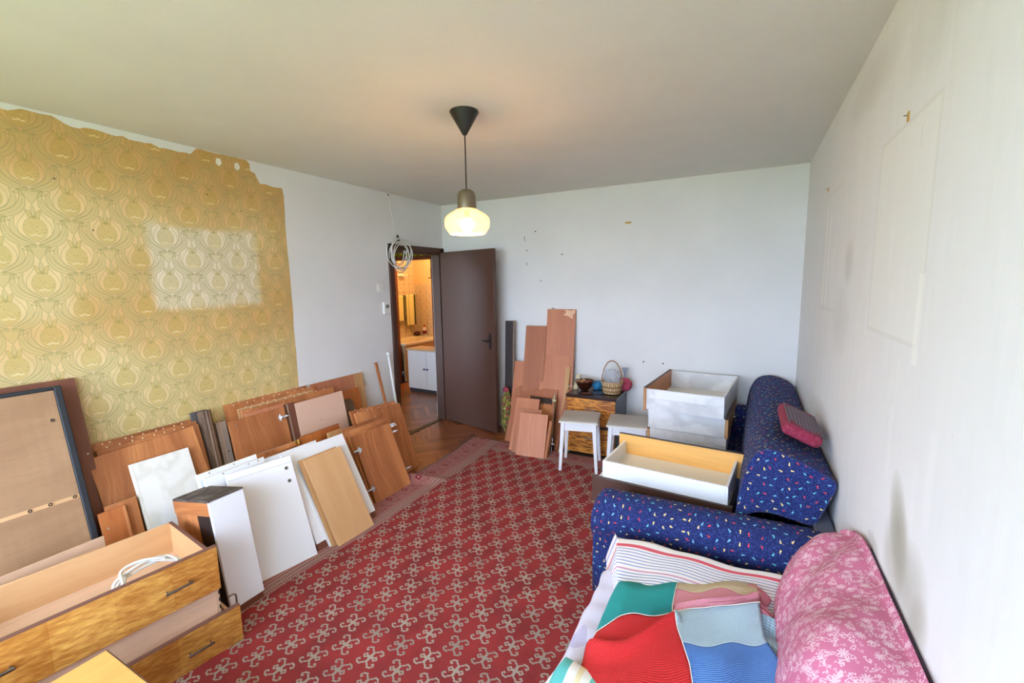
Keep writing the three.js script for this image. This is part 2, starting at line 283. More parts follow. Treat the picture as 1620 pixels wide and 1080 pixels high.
  for (z = -1.1; z > -1.72; z -= 0.02 + 0.025 * rnd()) top.push([z, 2.526 - 0.014 * rnd() - (z < -1.5 ? 0.012 : 0)]);
  for (z = -1.74; z > -2.07; z -= 0.02 + 0.03 * rnd()) top.push([z, 2.555 - 0.006 * rnd()]);
  top.push([-2.09, 2.535], [-2.095, 2.48], [-2.125, 2.475], [-2.14, 2.44], [-2.16, 2.405], [-2.2, 2.41], [-2.26, 2.4], [-2.335, 2.405]);
  for (let y = 2.35; y > 0.1; y -= 0.06 + 0.08 * rnd()) top.push([-2.338 - 0.008 * rnd(), y]);
  top.push([-2.342, 0], [z0, 0]);
  const g = prism(top.map(([a, b]) => [-a, b]), 0.0016).rotateY(Math.PI / 2).translate(XL, 0, 0);
  const p = g.attributes.position, uv = g.attributes.uv; for (let i = 0; i < p.count; i++) uv.setXY(i, (z0 - p.getZ(i)) / (z0 - z1), p.getY(i) / y1);
  const o = obj('wallpaper', g, std({ map: t, roughness: 0.6 }), scene.getObjectByName('wall_left')); o.userData.label = 'yellowed damask wallpaper, torn along the ceiling';
  const scrap = std({ color: hex(238, 234, 222), roughness: 0.9 });
  const sm = (pts, x) => prism(pts.map(([a, b]) => [-a, b]), 0.0012).rotateY(Math.PI / 2).translate(x, 0, 0);
  const pieces = [[[-1.86, 2.52], [-1.855, 2.485], [-1.875, 2.47], [-1.895, 2.49], [-1.89, 2.52]], [[-1.985, 2.515], [-1.98, 2.48], [-2.0, 2.465], [-2.02, 2.49], [-2.01, 2.52]]];
  for (const q of pieces) obj('plaster_scrap', sm(q, XL + 0.0017), scrap, o);
}

// ------------------------------------------------------------------ carpet
{
  const rug = thing('carpet', 'large red carpet with rows of beige hooked motifs and a pinkish patterned border', 'carpet', [0, 0, 0]);
  const cell = 0.153, row = 0.113;
  const field = ctex(2048, 1512, (c, w, h) => {      // 4 x 6 cells
    const img = c.createImageData(w, h);
    for (let j = 0; j < h; j++) for (let i = 0; i < w; i++) {
      const u = i / w, v = j / h, n = fbm(u, v, 6, 6, 500, 3), f = hash(i >> 1, j >> 1, 5), rib = (Math.floor(j / 5) & 1) ? 1 : 0.9;
      const t = (0.86 + 0.24 * (n - 0.5) + 0.22 * (f - 0.5)) * rib, k = (j * w + i) * 4; let r = 172 * t, g = 48 * t, b = 48 * t; if (f > 0.988) { r += 55; g += 40; b += 30; }
      img.data[k] = r; img.data[k + 1] = g; img.data[k + 2] = b; img.data[k + 3] = 255;
    }
    c.putImageData(img, 0, 0);
    // hooked motif: spine along v with four hooks and small squares, drawn in steps like knotted pile
    const mw = w / 4, mh = h / 6;
    for (let r = 0; r < 6; r++) for (let q = -1; q < 5; q++) {
      const cx = (q + 0.5 + (r % 2 ? 0.5 : 0)) * mw, cy = (r + 0.5) * mh, k = ((q + 4) % 4) + r * 4, sx = mw * 0.71 / 18, sy = mh * 0.92 / 20, tone = 0.92 + 0.16 * hash(k, 3, 8);
      c.strokeStyle = `rgb(${160 * tone},${146 * tone},${132 * tone})`; c.lineJoin = 'miter'; c.lineCap = 'butt'; c.lineWidth = Math.min(sx, sy) * 1.65;
      for (const s of [1, -1]) for (const t of [1, -1]) {
        const path = (pts) => { c.beginPath(); pts.forEach(([a, b], i) => { const x = cx + s * a * sx, y = cy + t * b * sy; i ? c.lineTo(x, y) : c.moveTo(x, y); }); c.stroke(); };
        path([[0.4, 4.6], [1.4, 6.2], [3.0, 7.2], [3.6, 8.8], [6.4, 8.2], [7.8, 6.2], [6.8, 4.6], [5.4, 5.4]]);
        path([[0.7, 0.8], [2.6, 0.4], [2.9, 0]]);
        c.fillStyle = c.strokeStyle; c.fillRect(cx - 1.1 * sx, cy - 5.8 * sy, 2.2 * sx, 11.6 * sy);
        if (t > 0) { path([[4.3, -2.0], [2.6, 0], [4.3, 2.0], [6.0, 0], [4.3, -2.0], [3.4, -0.9]]); }
      }
    }
    c.globalAlpha = 0.16; for (let j = 0; j < h; j += 5) { c.fillStyle = '#200c0c'; c.fillRect(0, j, w, 1.6); } c.globalAlpha = 1;
    for (let i = 0; i < 14000; i++) { c.fillStyle = rnd() < 0.5 ? 'rgba(60,12,16,0.3)' : 'rgba(214,90,84,0.22)'; c.fillRect(rnd() * w, rnd() * h, 3, 2); }
  });
  const border = ctex(1024, 1024, (c, w, h) => {      // u across the border (0 outer edge .. 1 field), v along, 0.33 m tile
    c.fillStyle = 'rgb(158,100,96)'; c.fillRect(0, 0, w, h);
    for (let i = 0; i < 26000; i++) { c.fillStyle = rnd() < 0.5 ? 'rgba(120,60,62,0.25)' : 'rgba(190,140,130,0.25)'; c.fillRect(rnd() * w, rnd() * h, 5, 3); }
    const band = (a, b, col) => { c.fillStyle = col; c.fillRect(a * w, 0, (b - a) * w, h); };
    band(0, 0.045, 'rgb(122,112,104)'); band(0.045, 0.06, 'rgb(84,48,50)'); band(0.72, 0.735, 'rgb(178,150,136)'); band(0.75, 0.76, 'rgb(92,52,54)'); band(0.79, 0.815, 'rgb(160,140,126)'); band(0.83, 0.88, 'rgb(120,74,72)'); band(0.89, 0.91, 'rgb(168,146,130)'); band(0.925, 0.935, 'rgb(90,50,52)'); band(0.955, 0.985, 'rgb(156,138,124)');
    for (let j = 0; j < 24; j++) { c.fillStyle = 'rgb(170,146,132)'; c.fillRect(0.84 * w, (j + 0.2) * h / 24, 0.03 * w, h / 48); c.fillStyle = 'rgb(104,58,58)'; c.fillRect(0.955 * w, (j + 0.1) * h / 24, 0.03 * w, h / 60); }
    c.strokeStyle = 'rgb(82,42,50)'; c.lineWidth = 10; c.lineJoin = 'miter';
    for (let k = 0; k < 2; k++) {
      const y = (k + 0.5) * h / 2, s = k ? 1 : -1, m = 0.39 * w;
      c.beginPath(); for (const [a, b] of [[-0.04, -0.25], [0.2, -0.25], [0.26, -0.14], [0.14, -0.06], [0.2, 0], [0.28, 0.06], [0.1, 0.14], [-0.1, 0.2], [-0.04, 0.25]]) c.lineTo(m + s * a * w, y + b * h); c.stroke();
      c.lineWidth = 7; c.beginPath(); for (const [a, b] of [[-0.26, -0.2], [-0.12, -0.14], [-0.2, -0.06], [-0.28, 0.02], [-0.2, 0.1], [-0.26, 0.2]]) c.lineTo(m + s * a * w, y + b * h); c.stroke(); c.lineWidth = 10;
      c.fillStyle = 'rgb(136,38,50)'; c.fillRect(m - 0.07 * w, y - 0.045 * h, 0.14 * w, 0.09 * h); c.strokeRect(m - 0.07 * w, y - 0.045 * h, 0.14 * w, 0.09 * h);
      c.fillStyle = 'rgb(196,150,140)'; c.fillRect(m - 0.025 * w, y - 0.015 * h, 0.05 * w, 0.03 * h);
      c.fillStyle = 'rgb(150,140,104)'; c.fillRect(m + s * 0.2 * w, y - 0.13 * h, 0.05 * w, 0.04 * h); c.fillStyle = 'rgb(140,52,60)'; c.fillRect(m - s * 0.2 * w, y + 0.12 * h, 0.05 * w, 0.04 * h);
    }
  });
  const fm = std({ map: field, roughness: 0.97 }), bm = std({ map: border, roughness: 0.97 });
  // the left edge: straight at the back, buckled by a fold near the doors, then wavy under the heap
  const wob = (z) => 0.012 * Math.sin(z * 5.2) + 0.02 * Math.sin(z * 2.1 + 1);
  const fold = (x, z) => { const d = (z + 2.78 + (x + 2.52) * 0.28) / 0.055; return 0.045 * Math.exp(-d * d) * sstep(-1.95, -2.45, x); };
  const Y = (x, z) => 0.009 + fold(x, z) + 0.0015 * Math.sin(x * 9 + z * 7);
  const xin = (z) => -2.19 + wob(z) * 0.7, xout = (z) => -2.525 + wob(z), zf = -3.66, zo = -3.905, zn = 0.3, xr = 0.1;
  obj('carpet_field', thickSheet(120, 150, (u, v) => { const z = mix(zn, zf, v), x = mix(xin(z), xr, u); return [x, Y(x, z), z]; }, -0.008, (u, v) => { const z = mix(zn, zf, v), x = mix(xin(z), xr, u); return [(x + 2.18 - cell * 0.5) / (cell * 4), (z + 3.535 + row * 0.5) / -(row * 6)]; }), fm, rug);
  obj('carpet_border', thickSheet(16, 260, (u, v) => { const z = mix(zn, zo, v), x = mix(xout(z), mix(xin(z), xin(z), 1), u); const zz = z < zf ? mix(z, z, 1) : z; return [x, Y(x, zz) + 0.0002, zz]; }, -0.008, (u, v) => { const z = mix(zn, zo, v); return [u, z / 0.36]; }), bm, rug);
  obj('carpet_border', thickSheet(80, 12, (u, v) => { const z = mix(zf, zo, v), x = mix(xin(z), xr, u); return [x, Y(x, z), z]; }, -0.008, (u, v) => [1 - v, mix(-2.19, xr, u) / 0.36]), bm, rug);
}

// ------------------------------------------------------------------ door of the room
{
  const d = structGroup('door_1');
  const fr = M.brownFrame;
  const casing = (a, b, c, e) => bb(XL - 0.15, XL + 0.02, a, b, c, e, 0.004);
  obj('door_frame', [bb(XL, XL + 0.022, 0, 2.062, -3.51, -3.455, 0.004), bb(XL - 0.1, XL + 0.008, 0, 2.03, -3.535, -3.495, 0.003)], fr, d);
  obj('door_frame', [bb(XL, XL + 0.022, 0, 2.062, -4.37, -4.315, 0.004), bb(XL - 0.1, XL + 0.008, 0, 2.03, -4.33, -4.29, 0.003)], fr, d);
  obj('door_frame', [bb(XL, XL + 0.022, 2.005, 2.062, -4.37, -3.455, 0.004), bb(XL - 0.1, XL + 0.008, 1.985, 2.03, -4.33, -3.5, 0.003)], fr, d);
  const leaf = new THREE.Group(); leaf.name = 'door_leaf'; d.add(leaf);
  leaf.position.set(-3.185, 0.012, -4.3); leaf.rotation.y = -Math.atan2(0.185, 0.825);
  obj('door_panel', bb(0.0, 0.84, 0, 2.0, -0.02, 0.02, 0.003), M.brown, leaf);
  obj('door_handle', [cyl(0.012, 0.012, 0.05, 0.775, 1.02, 0.045, 12, 'z'), bb(0.7, 0.785, 1.01, 1.03, 0.062, 0.076, 0.005), bb(0.76, 0.79, 0.93, 1.1, 0.02, 0.026, 0.002)], M.black, leaf);
  const chip = std({ color: hex(206, 186, 160), roughness: 0.9 });
  for (const [y, s] of [[0.93, 0.02], [0.86, 0.026], [0.98, 0.012], [0.1, 0.014], [0.55, 0.012]]) obj('paint_chip', bb(XL + 0.0215, XL + 0.0228, y, y + s, -4.335, -4.327 + s * 0.3, 0), chip, d);
}

// ------------------------------------------------------------------ hall and bathroom beyond the door
{
  const hx0 = -5.45, hz = -5.62;
  struct('wall_hall_left', bb(hx0 - 0.1, hx0, 0, CEIL, hz, -2.6, 0), hallMat);
  struct('wall_hall_front', uvm(prism([[hx0 - 0.1, 0], [hx0 - 0.1, CEIL], [XL - 0.08, CEIL], [XL - 0.08, 0]], 0.1, 0, [[[-4.9, 0.6], [-4.9, 2.1], [-4.0, 2.1], [-4.0, 0.6]]]).translate(0, 0, -2.6), 'y', 1), hallMat);   // unseen opening, added to let sky light into the hall
  const bd0 = -5.2, bd1 = -4.33;                      // bathroom doorway
  struct('wall_hall_back', uvm(prism([[hx0 - 0.3, 0], [hx0 - 0.3, CEIL], [-2.6, CEIL], [-2.6, 0], [bd1, 0], [bd1, 2.04], [bd0, 2.04], [bd0, 0]], 0.12).translate(0, 0, hz - 0.12), 'y', 1), hallMat);
  struct('wall_hall_right', bb(-3.0, -2.9, 0, CEIL, hz, ZB - 0.2, 0), hallMat);
  const fr = std({ color: hex(118, 64, 34), roughness: 0.45 });
  const d2 = structGroup('door_2');
  obj('door_frame', bb(bd0 - 0.08, bd0 + 0.02, 0, 2.1, hz - 0.14, hz + 0.02, 0.004), fr, d2);
  obj('door_frame', bb(bd1 - 0.03, bd1 + 0.09, 0, 2.1, hz - 0.14, hz + 0.02, 0.004), fr, d2);
  obj('door_frame', bb(bd0 - 0.08, bd1 + 0.09, 2.035, 2.1, hz - 0.14, hz + 0.02, 0.004), fr, d2);
  obj('coat_hook', [bb(bd1 - 0.06, bd1 + 0.06, 1.735, 1.75, hz + 0.02, hz + 0.06, 0.003), bb(bd1 - 0.02, bd1 + 0.05, 1.75, 1.9, hz + 0.02, hz + 0.04, 0.003)], fr, d2);
  // bathroom shell with individual wall tiles
  const tz = -6.85, tx = -5.75;
  const tile = (s) => std({ map: ctex(256, 256, (c, w) => { c.fillStyle = 'rgb(222,204,164)'; c.fillRect(0, 0, w, w); c.strokeStyle = 'rgba(160,122,72,0.8)'; c.lineWidth = 7; for (let k = 0; k < 4; k++) { c.save(); c.translate(w / 2, w / 2); c.rotate(k * Math.PI / 2); c.beginPath(); c.moveTo(0, -20); c.bezierCurveTo(60, -60, 60, -110, 0, -122); c.bezierCurveTo(-60, -110, -60, -60, 0, -20); c.stroke(); c.beginPath(); c.arc(100, 100, 26, 0, 7); c.stroke(); c.restore(); } c.fillStyle = 'rgba(190,140,70,0.6)'; c.beginPath(); c.arc(w / 2, w / 2, 16, 0, 7); c.fill(); for (let i = 0; i < 300; i++) { c.fillStyle = `rgba(150,100,50,${0.12 * rnd()})`; c.fillRect(rnd() * w, rnd() * w, 12, 8); } }), roughness: 0.3 });
  const tm = [tile(1), tile(2)];
  const grout = std({ color: hex(196, 166, 120), roughness: 0.9 }), plain = std({ color: hex(232, 196, 140), roughness: 0.8 });
  struct('wall_bath_left', bb(tx - 0.12, tx, 0, CEIL, tz - 0.1, hz - 0.12, 0), grout);
  const wl = scene.children[scene.children.length - 1];
  struct('wall_bath_back', bb(tx - 0.1, -3.9, 0, CEIL, tz - 0.12, tz, 0), plain);
  const wb = scene.children[scene.children.length - 1];
  struct('wall_bath_right', bb(-4.0, -3.9, 0, CEIL, tz, hz - 0.12, 0), plain);
  const ts = 0.15, gl = (() => { const g = new RoundedBoxGeometry(0.01, ts - 0.004, ts - 0.004, 1, 0.002).toNonIndexed(); const p = g.attributes.position, uv = g.attributes.uv; for (let i = 0; i < p.count; i++) uv.setXY(i, p.getZ(i) / ts + 0.5, p.getY(i) / ts + 0.5); return g; })();
  const gb = gl.clone().rotateY(-Math.PI / 2);
  for (let r = 4; r < 16; r++) for (let q = 0; q < 7; q++) { const o = obj('tile', gl, tm[(r + q) % 2], wl); o.position.set(tx + 0.003, (r + 0.5) * ts, tz + (q + 0.5) * ts); }
  for (let r = 4; r < 11; r++) for (let q = 0; q < 9; q++) { const o = obj('tile', gb, tm[(r + q) % 2], wb); o.position.set(tx + (q + 0.5) * ts, (r + 0.5) * ts, tz + 0.003); }
  // bathtub
  const tub = thing('bathtub', 'cream bathtub with a tiled apron in the bathroom beyond the doorway', 'bathtub', [-5.42, 0, -6.27]);
  const enamel = phy({ color: hex(236, 222, 186), roughness: 0.2 });
  const rim = prism([[-0.32, -0.56], [0.34, -0.56], [0.34, 0.5], [-0.32, 0.5]], 0.05, 0.012, [[[-0.24, -0.48], [0.26, -0.48], [0.26, 0.42], [-0.24, 0.42]]]).rotateX(Math.PI / 2).translate(0, 0.655, 0);
  obj('rim', rim, enamel, tub);
  obj('basin', sheet(20, 20, (u, v) => { const x = mix(-0.24, 0.26, u), z = mix(-0.42, 0.48, v), e = Math.min(u, 1 - u, v, 1 - v) * 5, q = clamp(e); return [x, 0.65 - 0.4 * Math.pow(q, 0.5), z]; }), enamel, tub);
  obj('apron', bb(0.28, 0.33, 0, 0.61, -0.56, 0.5, 0.004), std({ color: hex(190, 150, 100), roughness: 0.5 }), tub);
  // bottles and sponge on the rim
  const bt = thing('bottle', 'small white plastic bottle with a red cap on the bathtub rim', 'bottle', [-5.49, 0.656, -6.79]);
  obj('body', lathe([[0, 0], [0.036, 0], [0.038, 0.02], [0.038, 0.13], [0.03, 0.155], [0.014, 0.17], [0.014, 0.18]], 20), std({ color: hex(222, 214, 206), roughness: 0.35 }), bt);
  obj('sticker', new THREE.CylinderGeometry(0.0385, 0.0385, 0.07, 20, 1, true).translate(0, 0.075, 0), std({ color: hex(120, 40, 44), roughness: 0.5 }), bt);
  obj('cap', cyl(0.014, 0.018, 0.035, 0, 0.195, 0, 16), std({ color: hex(200, 30, 30), roughness: 0.4 }), bt);
  const sp = obj('sponge', (() => { const g = new THREE.SphereGeometry(0.06, 18, 12).scale(1.2, 0.7, 0.9); const p = g.attributes.position; for (let i = 0; i < p.count; i++) { const k = 1 + 0.12 * Math.sin(p.getX(i) * 130) * Math.cos(p.getZ(i) * 110); p.setXYZ(i, p.getX(i) * k, p.getY(i) * k, p.getZ(i) * k); } g.computeVertexNormals(); return g; })(), std({ color: hex(78, 44, 36), roughness: 1 }));
  sp.position.set(-5.665, 0.7, -6.785); tag(sp, 'dark brown bath sponge lying left of the bottle on the tub rim', 'sponge');
  // towels
  const rail = obj('towel_rail', [cyl(0.008, 0.008, 0.68, tx + 0.07, 1.45, -6.49, 12, 'z'), cyl(0.008, 0.008, 0.07, tx + 0.035, 1.45, -6.81, 10, 'x'), cyl(0.008, 0.008, 0.07, tx + 0.035, 1.45, -6.17, 10, 'x')], M.chrome);
  tag(rail, 'chrome towel rail on the tiled bathroom wall under the towels', 'towel rail');
  const tw = ctex(256, 256, (c, w) => { c.fillStyle = 'rgb(228,214,140)'; c.fillRect(0, 0, w, w); c.fillStyle = 'rgb(58,64,24)'; c.fillRect(w * 0.78, 0, w * 0.2, w); c.fillStyle = 'rgb(196,190,110)'; c.fillRect(w * 0.3, 0, w * 0.12, w); });
  const towel = (za, zb, drop, label) => { const o = obj('towel', thickSheet(24, 30, (u, v) => { const z = mix(za, zb, u), s = v * (drop + 0.4), back = s < 0.38; const y = back ? 1.08 + s : 1.46 - (s - 0.38); return [tx + (back ? 0.052 : 0.088) + 0.006 * Math.sin(u * 14) + (back ? 0 : 0.015 * Math.sin(u * 9 + 1)), y, z]; }, 0.004), std({ map: tw, roughness: 1 })); return tag(o, label, 'towel'); };
  towel(-6.2, -6.47, 0.46, 'yellow towel with a dark green stripe, left of the two on the rail'); towel(-6.49, -6.77, 0.56, 'yellow towel hanging lowest on the rail nearest the bathroom corner');
  const shelf = obj('soap_shelf', [bb(tx, tx + 0.12, 1.8, 1.815, -6.55, -6.4, 0.004), bb(tx, tx + 0.01, 1.76, 1.84, -6.55, -6.4, 0.003)], M.plastic); tag(shelf, 'small white wall shelf high on the tiled bathroom wall', 'shelf');
  // white cabinet
  const cb = thing('cabinet', 'white two door cabinet with blue knobs standing before the bathroom doorway', 'cabinet', [-4.24, 0, -5.42], -0.06);
  const cw = std({ color: hex(232, 228, 226), roughness: 0.4 });
  obj('carcass', bb(-0.38, 0.38, 0.05, 0.645, -0.16, 0.14, 0.003), cw, cb); obj('plinth', bb(-0.37, 0.37, 0, 0.05, -0.15, 0.145, 0.002), std({ color: hex(60, 58, 66), roughness: 0.5 }), cb);
  obj('worktop', bb(-0.4, 0.4, 0.645, 0.668, -0.17, 0.175, 0.004), std({ color: hex(214, 186, 150), roughness: 0.4 }), cb);
  const knobG = lathe([[0, 0], [0.007, 0], [0.007, 0.012], [0.016, 0.018], [0.014, 0.028], [0, 0.031]], 14).rotateX(Math.PI / 2), blue = std({ color: hex(52, 76, 140), roughness: 0.3 });
  for (const s of [-1, 1]) { const dr = obj('door', bb(s < 0 ? -0.375 : 0.002, s < 0 ? -0.002 : 0.375, 0.055, 0.64, 0.142, 0.16, 0.003), cw, cb); const k = obj('knob', knobG, blue, dr); k.position.set(s * 0.03, 0.37, 0.16); }
  // patterned pelmet over the bathroom door
  const pel = obj('pelmet', thickSheet(60, 8, (u, v) => [mix(-5.25, -4.32, u), mix(2.24, 2.09, v), hz + 0.05 + 0.012 * Math.sin(u * 60) * v], 0.003), std({ map: ctex(512, 128, (c, w, h) => { c.fillStyle = 'rgb(176,156,40)'; c.fillRect(0, 0, w, h); for (let i = 0; i < 260; i++) { c.fillStyle = ['rgba(70,80,20,0.8)', 'rgba(206,180,60,0.8)', 'rgba(110,116,30,0.8)', 'rgba(60,50,16,0.7)'][i % 4]; c.beginPath(); c.ellipse(rnd() * w, rnd() * h, 16, 7, rnd() * 3, 0, 7); c.fill(); } }), roughness: 0.9 }));
  tag(pel, 'green and yellow leaf patterned pelmet above the bathroom doorway', 'pelmet');
  // bathroom lamp
  const lp = thing('ceiling_lamp', 'round glass ceiling lamp lighting the bathroom', 'lamp', [-4.75, CEIL, -6.2]);
  obj('base', cyl(0.07, 0.07, 0.03, 0, -0.015, 0, 24), M.plastic, lp);
  const bulb = obj('globe', new THREE.SphereGeometry(0.09, 24, 16).translate(0, -0.11, 0), std({ color: 0xffffff, emissive: new THREE.Color(BATH.color), emissiveIntensity: 4 }), lp);
  const pl = new THREE.PointLight(BATH.color, BATH.power, 0, 2); pl.position.set(0, -0.11, 0); pl.castShadow = true; pl.shadow.radius = 4; pl.name = 'bathroom_lamp_light'; lp.add(pl);
}

// ------------------------------------------------------------------ pendant lamp
{
  const p = thing('pendant_lamp', 'pendant lamp with a black ceiling cone and a smoky glass bell shade', 'lamp', [-1.372, CEIL, -2.1]);
  obj('ceiling_cone', lathe([[0, 0], [0.075, 0], [0.077, -0.006], [0.012, -0.118], [0.004, -0.122], [0, -0.122]], 40), std({ color: hex(26, 25, 25), roughness: 0.35 }), p);
  obj('cord', tube([[0, -0.12, 0], [0.001, -0.22, 0], [0, -0.33, 0], [0, -0.4, 0]], 0.0035, 20, 8), M.black, p);
  const neckM = phy({ color: hex(124, 116, 98), roughness: 0.3, metalness: 0.7 });
  obj('neck', lathe([[0, -0.398], [0.026, -0.4], [0.043, -0.412], [0.05, -0.435], [0.052, -0.5], [0.05, -0.505], [0.0, -0.506]], 40), neckM, p);
  const shadeM = phy({ color: hex(226, 208, 184), transmission: 0.88, roughness: 0.26, thickness: 0 });
  obj('shade', lathe([[0.049, -0.5], [0.07, -0.512], [0.108, -0.535], [0.121, -0.552], [0.124, -0.575], [0.121, -0.6], [0.102, -0.628], [0.095, -0.636], [0.093, -0.634], [0.1, -0.626], [0.118, -0.598], [0.121, -0.575], [0.118, -0.554], [0.106, -0.539], [0.068, -0.516], [0.048, -0.505]], 48), shadeM, p);
  obj('bulb', new THREE.SphereGeometry(0.034, 20, 16).scale(1, 1.25, 1).translate(0, -0.585, 0), std({ color: 0xffffff, emissive: new THREE.Color(0xffe6c4), emissiveIntensity: 18 }), p);
  obj('socket', cyl(0.016, 0.016, 0.05, 0, -0.53, 0, 16), M.black, p);
  const l = new THREE.PointLight(PENDANT.color, PENDANT.power, 0, 2); l.position.set(0, -0.585, 0); l.castShadow = true; l.shadow.radius = 2; l.name = 'pendant_bulb_light'; p.add(l);
}

// ------------------------------------------------------------------ boards
const dowelG = cyl(0.004, 0.004, 0.02, 0, -0.002, 0, 8);
const hingeG = (() => { const a = [cyl(0.0175, 0.0175, 0.004, 0, 0, 0.002, 18, 'z'), bx(0.05, 0.018, 0.012, 0.028, 0, 0.012, 0.003), bx(0.012, 0.05, 0.004, 0.004, 0, 0.004, 0.0015), bx(0.03, 0.013, 0.016, 0.055, 0, 0.016, 0.003)]; return merge(a.map((g) => uvm(g))); })();
const screwG = cyl(0.005, 0.005, 0.0024, 0, 0, 0.0012, 10, 'z');
// A, B: bottom corners of the front face; T: a point of the front face above A (or an explicit height)
function board(name, label, cat, { A, B, T: top, H: hh, t = 0.018, mat = M.teak, grain = 'y', size = 1, dowels = 0, hinges = [], screws = [], group, edge, extra, y0 = 0 }) {
  A = V3(...A); B = V3(...B); const u = B.clone().sub(A), w = u.length(); u.normalize();
  const up = V3(...top).sub(A), v = up.clone().addScaledVector(u, -up.dot(u)), h = hh || v.length(); v.normalize();
  const n = u.clone().cross(v), o = new THREE.Group(); o.name = numbered(name); scene.add(o);
  o.quaternion.setFromRotationMatrix(new THREE.Matrix4().makeBasis(u, v, n)); o.position.copy(A).addScaledVector(v, y0);
  tag(o, label, cat, group);
  if (mat) obj('panel', bb(0, w, 0, h - y0, -t, 0, 0.0012, grain, size), mat, o);
  if (edge) obj('edge_band', bb(0, w, h - y0, h - y0 + 0.002, -t, 0, 0, 'x', size), edge, o);
  for (let i = 0; i < dowels; i++) { const d = obj('dowel', dowelG, M.dowel, o); d.position.set(w * (0.06 + 0.88 * (i + 0.5 * hash(i, Math.round(w * 100), 3)) / dowels), h - y0, -t / 2); d.rotation.z = rr(-0.1, 0.1); }
  for (const [x, y, s = 1, z = 0] of hinges) { const g = obj('hinge', hingeG, M.chrome, o); g.position.set(x, y, z); g.rotation.y = s < 0 ? Math.PI : 0; if (s < 0) g.rotation.set(0, 0, Math.PI); }
  for (const [x, y, z = 0] of screws) { const g = obj('screw', screwG, M.screw, o); g.position.set(x, y, z); }
  if (extra) extra(o, w, h - y0, t); return o;
}
// boards that lean on the left wall: foot x, top (x,y), near and far z
const lean = (name, label, cat, fx, tx, ty, z0, z1, o = {}) => board(name, label, cat, { A: [fx, o.ya || 0, z0], B: [fx + (o.dx || 0), o.yb || 0, z1], T: [tx, ty, z0], ...o });

// far-left cupboard back: brown board and plywood panel with a black rubber edge
lean('laminate_board', 'tall reddish brown laminate board leaning rearmost at the far left of the wallpaper', 'board', -2.925, -3.19, 1.187, -0.02, -0.985, { t: 0.022, mat: M.mahog, screws: [[0.945, 0.8], [0.945, 0.45]] });
lean('plywood_sheet', 'big plywood back panel edged with a black rubber strip at the far left', 'panel', -2.81, -3.1, 1.172, -0.04, -0.9, {
  t: 0.03, mat: null, extra(o, w, h) {
    const e = 0.03;
    obj('plywood_board', bb(0, w - e, 0, h * 0.52, -0.012, 0.001, 0.001, 'x', 0.9), M.ply, o); obj('plywood_board', bb(0, w - e, h * 0.535, h - 0.02, -0.012, -0.001, 0.001, 'x', 0.9), M.ply, o);
    obj('joint_batten', bb(0, w - e, h * 0.519, h * 0.536, -0.02, -0.003, 0.001, 'x', 0.7), M.beech, o);
    obj('rubber_strip', bb(w - e, w, 0, h, -0.03, 0.008, 0.006), M.rubber, o); obj('rubber_strip', bb(0, w - e, h - 0.02, h, -0.03, 0.008, 0.006), M.rubber, o);
    for (const [x, y] of [[w - 0.06, h * 0.86], [w - 0.05, h * 0.528], [w - 0.14, h * 0.528], [w - 0.21, h * 0.528], [w - 0.5, h * 0.528]]) { const g = obj('bolt_hole', new THREE.TorusGeometry(0.006, 0.002, 6, 12), M.hole, o); g.position.set(x, y, 0.001); }
  },
});
lean('plywood_sliver', 'narrow pale plywood offcut standing behind the long drawer', 'board', -2.665, -2.7, 0.475, -0.3, -0.855, { t: 0.006, mat: M.pinkBeige, grain: 'x' });
// first stack of teak boards
const G1 = 'dowelled teak boards stacked left of the fluted post';
lean('teak_board', 'rearmost dowelled teak board of the stack against the yellow wallpaper', 'board', -2.99, -3.197, 0.8, -1.0, -1.53, { dowels: 9, mat: M.teak2 });
lean('teak_board', 'second dowelled teak board from the wall in the stack behind the marbled panel', 'board', -2.95, -3.166, 0.79, -1.005, -1.535, { dowels: 9 });
lean('teak_board', 'third dowelled teak board from the wall in the stack behind the marbled panel', 'board', -2.905, -3.132, 0.775, -1.01, -1.53, { dowels: 8, mat: M.teak2 });
lean('teak_board', 'front teak board of the stack directly behind the marbled white panel', 'board', -2.86, -3.098, 0.752, -1.0, -1.525, { mat: M.teak, yb: 0.03 });
const marbleT = dtex(512, 512, (u, v) => { const n = fbm(u, v, 3, 4, 601, 5), k = Math.abs(fbm(u, v, 4, 3, 611, 5) - 0.5) * 9; return mix3([222, 218, 204], [240, 237, 229], clamp(0.4 * n + 0.7 * clamp(k))); });
lean('marbled_board', 'white marble patterned panel leaning on the teak stack left of the tall box', 'panel', -2.775, -3.02, 0.678, -1.105, -1.404, { t: 0.018, mat: std({ map: marbleT, roughness: 0.35 }), size: 0.6, extra(o, w, h, t) { obj('front_edge', bb(-0.001, 0.012, 0, h, -t, 0.0012, 0.001), M.cream, o); obj('seam', bb(0.1, 0.103, 0, h, 0, 0.0006, 0), M.white, o); } });
lean('small_teak_board', 'small plain orange brown panel behind the corner of the long drawer', 'board', -2.79, -2.925, 0.5, -0.915, -1.03, { t: 0.016, mat: std({ map: T.teak, color: hex(255, 236, 214), roughness: 0.45 }), grain: 'y', size: 2, screws: [[0.025, 0.43]], extra(o, w, h) { obj('groove_rib', bb(w - 0.014, w, 0.02, h, 0, 0.004, 0.002), M.teak2, o); } });
lean('small_teak_board', 'short orange brown panel half hidden by the lower corner of the marbled panel', 'board', -2.815, -2.945, 0.515, -0.95, -1.09, { t: 0.014, mat: M.teak, size: 2, edge: M.beechDark });
